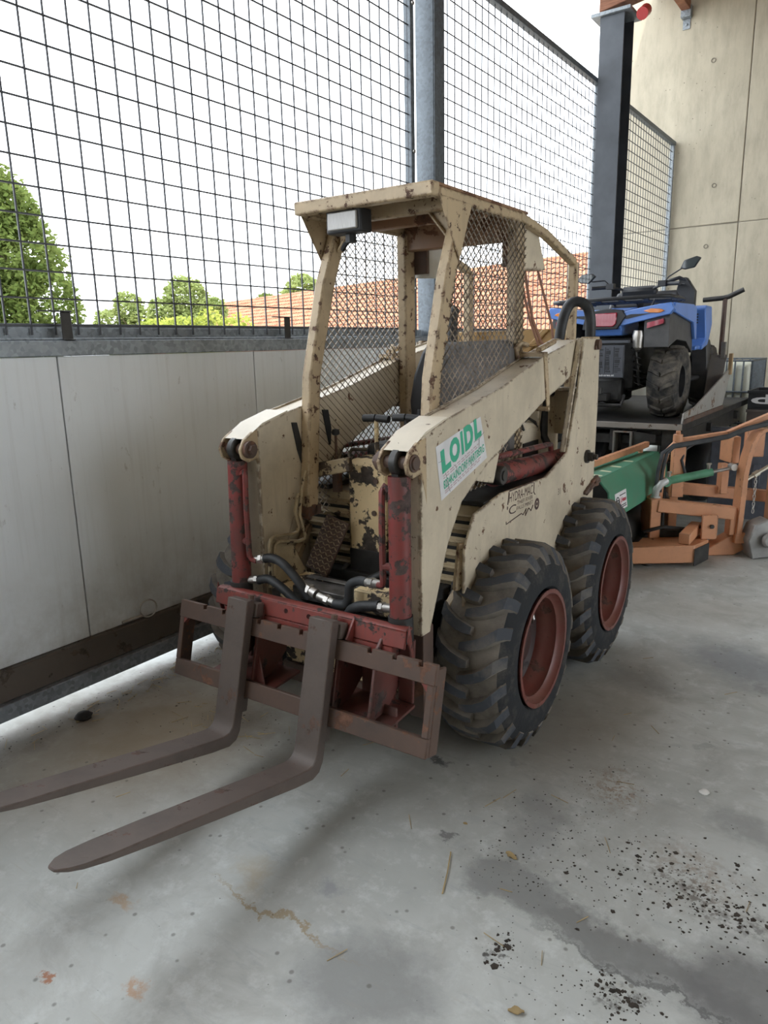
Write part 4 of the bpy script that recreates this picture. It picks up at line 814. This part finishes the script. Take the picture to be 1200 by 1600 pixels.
# ------------------------------------------------------------------ orange implement (frame turned towards the camera)
I0 = (-1.24, 5.173, 0)
IM = thing('orange_mower', 'orange tractor mower with hoses, curved arch and chain behind the loader', 'mower', I0, (0, 0, YAW))
def ip(mb, n, m, **k): return mb.build(n, m, IM, **k)
b = MB(); b.prism([(-.26, 0), (.195, 0), (.36, .15), (.40, .42), (.02, .42), (-.16, .14), (-.26, .13)], 'z', .035, .163); ip(b, 'deck', ORANGE, bevel=.006)
b = MB()
for k in range(14): 
    t = k/13; x, y = .20+.16*t, .0+.15*t; b.box((x-.004, y-.012, .015), (x+.004, y-.002, .14))
ip(b, 'chain_flaps', DARKM, kind='stuff')
for (x, y) in ((-.1, .1), (.3, .3)): b = MB(); b.cyl((x, y, 0), (x, y, .035), .04, 10); ip(b, 'skid_foot', DARKM)
b = MB(); b.bar((.13, .03, .205), (.33, .30, .225), .075, .08); ip(b, 'deck_channel', ORANGE, bevel=.004)
b = MB(); b.box((.31, .16, .163), (.42, .18, .345)); b.box((.42, .18, .163), (.435, .42, .33)); cp = ip(b, 'clamp_plate', ORANGE, bevel=.003)
b = MB(); b.cyl((.38, .16, .26), (.38, .145, .26), .016, 6); b.build('clamp_bolt', DARKM, cp)
b = MB(); b.bar((.0, .25, .41), (.57, .25, .338), .08, .095); b.box((-.05, .22, .163), (.03, .42, .46)); b.box((.56, .26, .16), (.62, .34, .37)); ip(b, 'main_beam', ORANGE, bevel=.006)
b = MB(); b.prism([(-.1, .163), (-.02, .21), (.2, .215), (.30, .19), (.30, .163)], 'y', .24, .36); b.tube([(-.1, .2, .22), (.05, .22, .25), (.2, .2, .235), (.35, .24, .24)], .016, 6); ip(b, 'greasy_gearbox', DARK, bevel=.01)
arc = [(.606, .17), (.612, .40), (.62, .62), (.636, .74), (.662, .85), (.70, .92), (.745, .95), (.80, .95)]
inn = [(.80, .935), (.76, .93), (.725, .90), (.695, .83), (.675, .74), (.66, .62), (.655, .40), (.65, .17)]
b = MB(); b.prism(arc+inn, 'y', .24, .35); ip(b, 'arch', ORANGE, bevel=.004)
b = MB(); b.box((.60, .24, .10), (.72, .36, .18)); b.prism([(.42, .06), (.60, .16), (.72, .16), (.8, .1), (.62, .0), (.42, .0)], 'y', .28, .40); ip(b, 'arch_base', ORANGE, bevel=.006)
b = MB(); b.tube([(.04, .30, .44), (.05, .30, .70), (.075, .30, .80), (.13, .31, .85), (.19, .32, .865)], .022, 8); b.box((.15, .36, .44), (.24, .42, .82)); b.cyl((.155, .32, .82), (.155, .32, .92), .034, 10); b.cyl((.155, .32, .92), (.155, .32, .945), .018, 6); ip(b, 'slew_post', ORANGE, bevel=.004)
b = MB(); b.bar((.15, .34, .865), (.52, .34, .915), .05, .035); b.bar((.52, .34, .915), (.86, .36, 1.05), .05, .035); ip(b, 'boom', ORANGE, bevel=.004)
for dx, dz in ((-.02, 0), (.012, -.012)):
    b = MB(); b.tube([(.02+dx, .28, .50), (.025+dx, .27, .66), (.05+dx, .27, .79), (.11, .275, .845+dz), (.22, .28, .86+dz), (.50, .28, .905+dz), (.62, .28, .955+dz), (.86, .29, 1.01+dz)], .0135, 8); ip(b, 'hose', HOSE)
b = MB(); b.tube([(.32, .40, .84), (.24, .38, .80), (.21, .36, .72), (.24, .35, .62), (.30, .36, .60)], .011, 8); ip(b, 'hose', HOSE)
b = MB(); b.tube([(.09, .33, .57), (.43, .33, .632)], .030, 14); b.cyl((.085, .29, .57), (.085, .37, .57), .036, 14); gc = ip(b, 'green_ram', plain('ram_green', (.10, .30, .18), .45, 0, .2))
b = MB(); b.cyl((.43, .33, .632), (.60, .33, .664), .013, 10); b.cyl((.58, .30, .668), (.58, .36, .668), .026, 10); b.build('ram_rod', STEEL, gc)
for x, z in ((.11, .60), (.40, .655)): b = MB(); b.cyl((x, .33, z), (x, .33, z+.035), .013, 6); b.cyl((x-.015, .33, z+.035), (x+.02, .33, z+.038), .009, 6); b.build('ram_fitting', STEEL, gc)
b = MB(); b.bar((.26, .70, .45), (1.15, .70, .35), .08, .09); b.box((.64, .62, .40), (.70, .70, .64)); b.box((.60, .40, .68), (.66, .60, .88)); b.box((1.0, .5, .10), (1.06, .62, .75)); b.box((.78, .55, .70), (.92, .60, .92)); b.box((1.08, .66, .02), (1.15, .74, .40)); b.box((.26, .66, .0), (.33, .74, .44)); ip(b, 'rear_frame', ORANGE, bevel=.005)
b = MB(); b.tube([(.0, .28, .47), (.0, .27, .52), (.03, .26, .565), (.075, .28, .585)], .027, 10); b.cyl((.0, .28, .455), (.0, .28, .47), .036, 10); ip(b, 'elbow_pipe', plain('pale_pipe', (.50, .51, .50), .4, .2))
b = MB(); b.cyl((.70, .36, .56), (.96, .40, .70), .014, 8); b.cyl((.76, .37, .592), (.80, .375, .614), .022, 8); ip(b, 'tie_rod', plain('zinc_rod', (.55, .52, .42), .4, .5))
for k in range(11):
    z = .60-.028*k; b = MB(); e_ = (k % 2)*PI/2
    b.tube([(.775+.009*math.cos(a)*math.cos(e_), .36+.009*math.cos(a)*math.sin(e_), z+.018*math.sin(a)) for a in [2*PI*j/8 for j in range(8)]], .003, 4, closed=True); ip(b, 'chain_link', STEEL)
b = MB(); b.prism([(.66, .14), (.70, .26), (.80, .30), (.92, .22), (.96, .1), (.88, .02), (.7, .0)], 'y', .16, .30); b.lathe([(0, 0), (.05, 0), (.06, .03), (.03, .05), (0, .05)], (.80, .11, .15), 'y', 16); ip(b, 'drive_housing', plain('zinc_grey', (.33, .33, .32), .5, .3, .2), bevel=.008)
b = MB(); b.lathe([(0, -.06), (.10, -.06), (.12, -.02), (.12, .02), (.10, .06), (0, .06)], (.86, .30, .122), 'y', 20); ip(b, 'guide_wheel', RUBBER)

# green sweeper hood under the trailer edge
GS = thing('sweeper', 'green sweeper hood with white sticker lying between loader and orange mower', 'sweeper', (-1.65, 5.4, 0))
def gp(mb, n, m, **k): mb.v = [(x+1.65, y-5.4, z) for x, y, z in mb.v]; return mb.build(n, m, GS, **k)
HP = [(-1.84, .705), (-1.56, .715), (-1.487, .632), (-1.462, .44), (-1.475, .43), (-1.50, .625), (-1.565, .70), (-1.83, .69)]
b = MB(); b.prism(HP, 'y', 4.6, 6.0); hood = gp(b, 'hood', GREEN, bevel=.003)
b = MB(); b.prism([(-1.80, .68), (-1.57, .69), (-1.505, .62), (-1.48, .45), (-1.50, .35), (-1.82, .35)], 'y', 4.63, 4.66); gp(b, 'end_plate', DARK)
b = MB(); b.lathe([(0, 4.67), (.16, 4.67), (.175, 4.7), (.175, 5.95), (.16, 5.98), (0, 5.98)], (-1.68, 0, .178), 'y', 24); gp(b, 'brush_roll', DARKM)
b = MB(); b.box((-1.82, 4.64, .16), (-1.79, 5.98, .66)); gp(b, 'rear_frame', DARKM)
b = MB(); b.bar((-1.78, 4.42, .735), (-1.655, 6.02, .765), .04, .045); b.cyl((-1.765, 4.62, .69), (-1.765, 4.62, .73), .02, 8); b.cyl((-1.67, 5.9, .69), (-1.67, 5.9, .75), .02, 8); gp(b, 'orange_pole', ORANGE, bevel=.003)
b = MB()
for k, c in enumerate((4.72, 4.90, 5.12, 5.40)):
    b.add([(-1.66, c, .7125), (-1.575, c-.03, .7165), (-1.575, c+.01, .7165), (-1.66, c+.05, .7125)], [(0, 1, 2, 3)])
gp(b, 'hazard_stripe', plain('pale_stripe', (.62, .66, .45), .6), smooth=0)
b = MB(); o0 = Vector((-1.4648, 4.70, .475)); U = Vector((0, .24, 0)); V = Vector((-.0165, 0, .125)); b.add([o0, o0+U, o0+U+V, o0+V], [(0, 1, 2, 3)])
stk = gp(b, 'maker_sticker', WHITE, smooth=0, label='white maker sticker with red and black print')
nrm = Vector((.0012, 0, .0002)); sh = Vector((1.65, -5.4, 0))
b = MB(); put_text(b, 'J.Haas', o0+sh+nrm, U, V, .40, .92, .34, .66, .03); b.build('lettering', plain('sticker_red', (.45, .03, .06), .5), stk, smooth=0)
b = MB(); ring = [(.20+.12*math.cos(a), .52+.26*math.sin(a)) for a in [2*PI*k/20 for k in range(20)]]; b.tube([o0+sh+nrm+U*u+V*v for u, v in ring], .0035, 4, closed=True); b.tube([o0+sh+nrm+U*u+V*v for u, v in ((.13, .45), (.13, .6), (.27, .6), (.27, .45), (.13, .45))], .003, 4); b.build('emblem', SLIT, stk)
b = MB()
for v, u1 in ((.78, .92), (.22, .9), (.12, .92)): b.add([o0+sh+nrm+U*.38+V*v, o0+sh+nrm+U*u1+V*v, o0+sh+nrm+U*u1+V*(v+.05), o0+sh+nrm+U*.38+V*(v+.05)], [(0, 1, 2, 3)])
b.build('small_print', SLIT, stk, smooth=0, kind='stuff')

# dark metal panel standing behind the mower, caged tank, pallets and crates
b = MB(); b.box((-1.36, 7.02, 0), (-.35, 7.06, .80)); b.box((-1.37, 7.0, .78), (-.34, 7.08, .82)); b.box((-1.0, 7.0, .3), (-.94, 7.02, .5)); tag(b.build('sheet_panel', plain('blue_grey_sheet', (.14, .16, .20), .5, .2, .3, 5), bevel=.004), 'blue-grey metal sheet panel standing behind the orange mower', 'panel')
IB = thing('caged_tank', 'milky white plastic tank in a grey cage near the concrete wall', 'tank', (-1.93, 9.8, 0))
b = MB(); b.box((-.47, -.47, .17), (.47, .47, 1.30)); b.build('tank', TANK, IB, bevel=.06, seg=4)
b = MB()
for k in range(12):
    t = -.49+.98*k/11
    for (x, y) in ((t, -.49), (t, .49), (-.49, t), (.49, t)): b.cyl((x, y, .15), (x, y, 1.335), .010, 6)
for z in (.32, .62, .98, 1.335): b.tube([(-.495, -.495, z), (.495, -.495, z), (.495, .495, z), (-.495, .495, z)], .012, 6, closed=True)
b.build('cage', GALVD, IB, kind='stuff')
b = MB()
for x in (-.45, 0, .45): b.box((x-.06, -.48, 0), (x+.06, .48, .13))
b.box((-.49, -.49, .13), (.49, .49, .168)); b.build('base_pallet', WOOD, IB)
def pallet(loc, label, rz=0):
    t = thing('wooden_pallet', label, 'pallet', loc, (0, 0, rz), 'wooden pallets by the tank')
    for y in (-.36, -.18, 0, .18, .36): b = MB(); b.box((-.4, y-.07, .115), (.4, y+.07, .138)); b.build('board', WOOD, t, bevel=.002)
    for x in (-.33, 0, .33): b = MB(); b.box((x-.05, -.43, .0), (x+.05, .43, .114)); b.build('bearer', WOOD, t, bevel=.002)
    return t
pallet((-.90, 8.9, 0), 'lower wooden pallet on the floor under the grey box, right of the tank')
b = MB(); b.box((-.38, -.38, 0), (.38, .38, .40)); b.box((-.39, -.39, .34), (.39, .39, .38)); o = tag(b.build('grey_box', GREYP, bevel=.01), 'large grey plastic box between the two wooden pallets', 'box'); o.location = (-.90, 8.9, .139)
pallet((-.90, 8.9, .54), 'upper wooden pallet carrying the brown crate, right of the tank')
def crate(n, loc, label, m, h, text=None):
    t = thing(n, label, 'crate', loc)
    b = MB(); b.box((-.36, -.3, 0), (.36, .3, .02)); b.build('crate_floor', m, t)
    for lo, hi in (((-.36, -.3, .02), (.36, -.285, h)), ((-.36, .285, .02), (.36, .3, h)), ((-.36, -.285, .02), (-.345, .285, h)), ((.345, -.285, .02), (.36, .285, h))): b = MB(); b.box(lo, hi); b.build('crate_side', m, t, bevel=.003)
    b = MB(); b.box((-.37, -.31, h-.03), (.37, -.301, h)); b.build('crate_rim', m, t)
    return t
crate('brown_crate', (-.98, 8.9, .679), 'flat brown crate under the black crate with white mark', plain('brown_plastic', (.13, .11, .10), .6), .165)
bc = crate('black_crate', (-.98, 8.9, .845), 'black plastic crate with a white letter mark, topmost by the tank', BLACKP, .20)
b = MB(); put_text(b, 'd', (-.33, -.3015, .06), (.20, 0, 0), (0, 0, .10), 0, 1, 0, 1, .03); b.build('letter_mark', WHITE, bc, smooth=0)

# ------------------------------------------------------------------ outside: tiled roof, trees
RD = Vector((-.9534, .3018, 0)); DN = Vector((-.3018, -.9534, 0)); RP = Vector((-5.6, 28.0, 4.936)); sl = R(38)
HS = thing('tiled_house', 'long house with an orange clay tile roof beyond the wall', 'house', (-23, 33.5, -.2))
hs0 = Vector((-23, 33.5, -.2))
dn = (DN*math.cos(sl)+Vector((0, 0, -math.sin(sl)))).normalized(); nm = RD.cross(dn); nm = nm if nm.z > 0 else -nm
L, DL = 45.0, 7.0
b = MB(); a = RP-hs0; q = [a, a+RD*L, a+RD*L+dn*DL, a+dn*DL]; qq = [p-nm*.12 for p in q]; b.add(q+qq, [(0, 1, 2, 3), (4, 7, 6, 5), (0, 4, 5, 1), (1, 5, 6, 2), (2, 6, 7, 3), (3, 7, 4, 0)])
bk = (-DN*math.cos(sl)+Vector((0, 0, -math.sin(sl)))); q2 = [a, a+bk*DL, a+RD*L+bk*DL, a+RD*L]; b.add(q2+[p-Vector((0, 0, .12)) for p in q2], [(0, 1, 2, 3), (7, 6, 5, 4)])
b.build('roof_deck', TILE, HS, smooth=0)
TW, TH = .30, .37
prof = [(0, .0), (.06, .045), (.13, .06), (.20, .045), (.26, .0), (.31, -.012)]
tm = MB()
for t_, z in ((0, 0), (TH*1.06, .045)):
    tm.v += [(u, t_, h+z) for u, h in prof]
tm.v += [(u, TH*1.06, h+.045-.012) for u, h in prof]+[(u, .05, h-.012) for u, h in prof]
for i in range(5): tm.f += [(i, i+1, i+7, i+6), (i+6, i+7, i+13, i+12), (i+12, i+13, i+19, i+18)]
tm.m = [0]*15
tm0 = list(tm.v), list(tm.f)
MT = Matrix((RD, dn, nm)).transposed()
rest = MB(); cells = [(i, j) for i in range(int(L/TW)) for j in range(int(DL/TH))]
cells.sort(key=lambda c: c[0]*TW+max(0, c[1]*TH-4.2)*40)
proto = None
for k, (i, j) in enumerate(cells):
    org = a+RD*(i*TW+random.uniform(-.006, .006))+dn*(j*TH)+nm*(.012+random.uniform(0, .008))
    if k < 300:
        if proto is None:
            me_b = MB(); me_b.v, me_b.f, me_b.m = [tuple(MT @ Vector(v)) for v in tm0[0]], tm0[1], [0]*len(tm0[1]); o = me_b.build('roof_tile', TILE, HS, smooth=60); proto = o
        else: o = proto.copy(); COL.objects.link(o); o.parent = HS
        o.location = org
    else: rest.add([org+MT @ Vector(v) for v in tm0[0]], tm0[1])
rest.build('roof_tiles', TILE, HS, kind='stuff', smooth=60)
b = MB(); b.tube([a+RD*(k*.4)+Vector((0, 0, .03+.015*(k % 2))) for k in range(int(L/.4))], .11, 8); b.build('ridge_tiles', TILE, HS)
b = MB(); e0 = a+dn*DL*.96; w0 = Vector((e0.x, e0.y, 0)); w1 = w0+RD*L; bq = -DN*8.5
b.add([w0, w1, w1+bq, w0+bq]+[p+Vector((0, 0, e0.z)) for p in (w0, w1, w1+bq, w0+bq)], [(0, 1, 5, 4), (1, 2, 6, 5), (2, 3, 7, 6), (3, 0, 4, 7)]); b.build('house_wall', RENDERW, HS, smooth=0)
def tree(label, base, blobs, n, size, mat, h, cat='tree', nm='leafy_tree'):
    t = thing(nm, label, cat, base, (0, 0, 0))
    B0 = Vector(base); b = MB(); top = Vector((0, 0, h)); b.tube([(0, 0, 0), (.05*h, .02*h, h*.45), (0, .03*h, h*.8)], [h*.035, h*.025, h*.008], 8)
    for k in range(6):
        an = k*1.05; z = h*(.35+.07*k); b.tube([(.04*h, .02*h, z), (h*.14*math.cos(an), h*.14*math.sin(an), z+h*.14)], [h*.014, h*.004], 5)
    b.build('trunk', BARK, t)
    b = MB(); vs = []; fs = []; rn = random.Random(n)
    tot = sum(r[0]*r[1] for _, r in blobs)
    for c, r in blobs:
        c = Vector(c)-B0
        for _ in range(int(n*r[0]*r[1]/tot)):
            d = Vector((rn.gauss(0, 1), rn.gauss(0, 1), rn.gauss(0, 1))).normalized()
            f = rn.uniform(.55, 1.0)**.5*(1+.22*mnoise.noise(d*2.2+c))
            p = c+Vector((d.x*r[0]*f, d.y*r[0]*f, d.z*r[1]*f))
            s_ = size*rn.uniform(.6, 1.3); u = Vector((rn.gauss(0, 1), rn.gauss(0, 1), rn.gauss(0, .6))).normalized(); v = u.orthogonal(); v = (Matrix.Rotation(rn.uniform(0, 6.28), 3, u) @ v)
            o = len(vs); vs += [p-u*s_, p+v*s_*.45-u*s_*.1, p+u*s_, p-v*s_*.45+u*s_*.1]; fs.append((o, o+1, o+2, o+3))
    b.add(vs, fs); me = b.build('foliage', mat, t, kind='stuff', smooth=0); return t
tree('big dark green leafy tree at the left edge beyond the mesh', (-21.2, 11.2, -.2), [((-21.4, 10.9, 5.6), (1.3, 1.5)), ((-20.9, 11.2, 4.3), (1.55, 1.3)), ((-20.3, 11.6, 3.0), (1.25, 1.2)), ((-21.5, 10.7, 2.6), (1.6, 1.3)), ((-20.4, 11.2, 5.3), (.8, .9)), ((-20.8, 11, 1.4), (1.6, 1.2))], 26000, .085, LEAFA, 6)
tree('rounded pale green tree left of the tiled roof', (-28.1, 23.5, -.2), [((-28.15, 23.6, 4.0), (1.0, .95)), ((-28.8, 22.9, 3.3), (.9, .7)), ((-27.2, 24.2, 3.4), (.8, .6)), ((-28, 23.5, 2.2), (1.5, 1.2))], 9000, .11, LEAFB, 4.5)
tree('small pale tree between the big tree and the rounded tree', (-31.9, 22.9, -.2), [((-31.95, 23.1, 3.7), (.75, .75)), ((-32.7, 22.5, 3.0), (.8, .6)), ((-31.4, 23.4, 3.0), (.8, .7)), ((-32, 23, 2.0), (1.2, 1.0))], 5000, .11, LEAFB, 4)
tree('far tree rising behind the tiled roof beside the loader cab', (-41.8, 47.5, -.2), [((-41.7, 47.5, 6.3), (1.5, 1.2)), ((-42.6, 47, 5.6), (1.2, .9)), ((-41, 48, 5.4), (1.5, 1.2)), ((-42, 47, 3.5), (2, 2))], 3500, .24, LEAFB, 7)
tree('smallest far tree top just above the tiled roof', (-44.1, 45.4, -.2), [((-44.1, 45.4, 5.3), (.9, .75)), ((-44.9, 45, 4.9), (.7, .6)), ((-44, 45.4, 3.5), (1.2, 1.5))], 1600, .22, LEAFA, 5.5)
tree('yellow-green bush in front of the tiled roof, low over the ledge', (-16.1, 13.95, -.2), [((-15.9, 14.1, 2.35), (.42, .35)), ((-16.5, 13.7, 2.2), (.5, .35)), ((-15.3, 14.6, 2.1), (.45, .45)), ((-17.0, 13.2, 2.1), (.6, .4)), ((-16, 14, 1.3), (1.0, .8))], 3000, .07, LEAFC, 2.2, 'bush', 'leafy_bush')

# ------------------------------------------------------------------ floor debris
b = MB(); rn = random.Random(3)
def lump(c, s_):
    vs = [Vector((rn.uniform(-1, 1), rn.uniform(-1, 1), rn.uniform(.0, .8))).normalized()*s_*rn.uniform(.6, 1.2) for _ in range(3)]
    x, y = c; r_ = [s_*rn.uniform(.5, 1.2) for _ in range(5)]; an = rn.uniform(0, 6)
    ring = [(x+r_[k]*math.cos(an+k*1.257), y+r_[k]*math.sin(an+k*1.257), .0005) for k in range(5)]; h = s_*rn.uniform(.25, .6)
    b.add(ring+[(x+rn.uniform(-.2, .2)*s_, y+rn.uniform(-.2, .2)*s_, h)], [(k, (k+1) % 5, 5) for k in range(5)])
for cx, cy, sx_, sy_, n, s0, s1, rz in ((-.715, 1.50, .014, .03, 40, .003, .012, 0), (-.70, 1.49, .04, .05, 60, .0015, .004, 0), (-.41, 1.53, .05, .03, 90, .002, .011, 0), (-.45, 1.45, .08, .06, 50, .0015, .006, 0), (-.55, 1.95, .22, .12, 260, .0015, .008, 0), (-.33, 2.02, .16, .10, 220, .002, .011, 0), (-.25, 1.98, .10, .05, 60, .003, .013, 0),
        (-.72, 2.36, .08, .12, 150, .0015, .005, 0), (-.8, 1.8, .10, .06, 80, .0015, .006, 0), (-.85, 2.1, .1, .14, 70, .0015, .005, 0), (-1.0, 1.2, .8, .4, 110, .0012, .0035, 0), (-.3, 3.0, .5, .6, 80, .002, .006, 0), (-2.3, 1.9, .2, .15, 120, .0015, .006, 0), (-2.87, 2.0, .05, .7, 340, .0015, .007, 0)):
    for _ in range(n): lump((cx+rn.gauss(0, sx_), cy+rn.gauss(0, sy_)), rn.uniform(s0, s1)**1*(.6 if rn.random() > .12 else 1.05))
tag(b.build('soil_crumbs', SOIL, smooth=0), 'dark soil crumbs scattered over the concrete floor', 'soil', kind='stuff')
b = MB()
for _ in range(170):
    if rn.random() < .55: x, y = -2.86+rn.gauss(0, .05), rn.uniform(1.2, 3.4)
    elif rn.random() < .5: x, y = -2.3+rn.gauss(0, .16), 1.9+rn.gauss(0, .10)
    else: x, y = rn.uniform(-2.5, .2), rn.uniform(.8, 4.0)
    l, a_ = rn.uniform(.01, .04), rn.uniform(0, 3.14); b.bar((x-l*math.cos(a_), y-l*math.sin(a_), .0015), (x+l*math.cos(a_), y+l*math.sin(a_), .004), .0016, .0016)
tag(b.build('straw_litter', STRAW, smooth=0), 'thin straw bits littering the floor along the wall', 'straw', kind='stuff')
b = MB(); b.tube([(-.95, 1.58, .003), (-.98, 1.66, .006), (-1.02, 1.75, .004)], .0022, 5); tag(b.build('dry_stalk', STRAW), 'long thin dry stalk lying on the floor in front of the tyre', 'stalk')
def pebble(x, y, s_, m, label, cat='stone', nm='pebble'):
    b = MB(); k = random.Random(int(x*1000)); n = 10; pr = [(0, 0), (s_*.8, .0), (s_*1.0, s_*.35), (s_*.6, s_*.75), (0, s_*.8)]; b.lathe(pr, (0, 0, 0), 'z', n); b.v = [(vx*(1+.25*k.random()), vy*(1+.25*k.random()), vz) for vx, vy, vz in b.v]
    o = b.build(nm, m); o.location = (x, y, 0); return tag(o, label, cat)
pebble(-.42, 2.53, .016, PEBBLE, 'small white stone on the bright floor right of the brown dirt')
pebble(-3.0+.17, 1.60, .035, SLIT, 'black round lump lying on the floor at the foot of the wall', 'lump', 'black_lump')
def leaf(x, y, s_, label):
    b = MB(); k = random.Random(int(y*999)); vs = []; n = 5
    for i in range(n+1):
        t = i/n; w = math.sin(t*PI)*s_*.5+.001
        for u in (-1, 0, 1): vs.append((t*s_*2-s_, u*w+k.uniform(-.1, .1)*s_, .004+abs(u)*s_*.25*k.random()+.25*s_*k.random()*math.sin(t*PI)))
    fs = [(i*3+j, i*3+j+1, i*3+4+j, i*3+3+j) for i in range(n) for j in range(2)]; vs2 = [(p[0], p[1], p[2]-.0015) for p in vs]
    b.add(vs, fs); b.add(vs2, [f[::-1] for f in fs]); o = b.build('dry_leaf', STRAW); o.location = (x, y, 0); o.rotation_euler = (0, 0, y*5); return tag(o, label, 'leaf')
leaf(-.85, 1.84, .022, 'curled dry leaf on the floor beside the dark damp patch')
leaf(-.60, 1.345, .02, 'pale dry leaf on the floor at the bottom edge')
leaf(-1.05, 1.9, .008, 'tiny dry leaf on the floor left of the curled leaf')
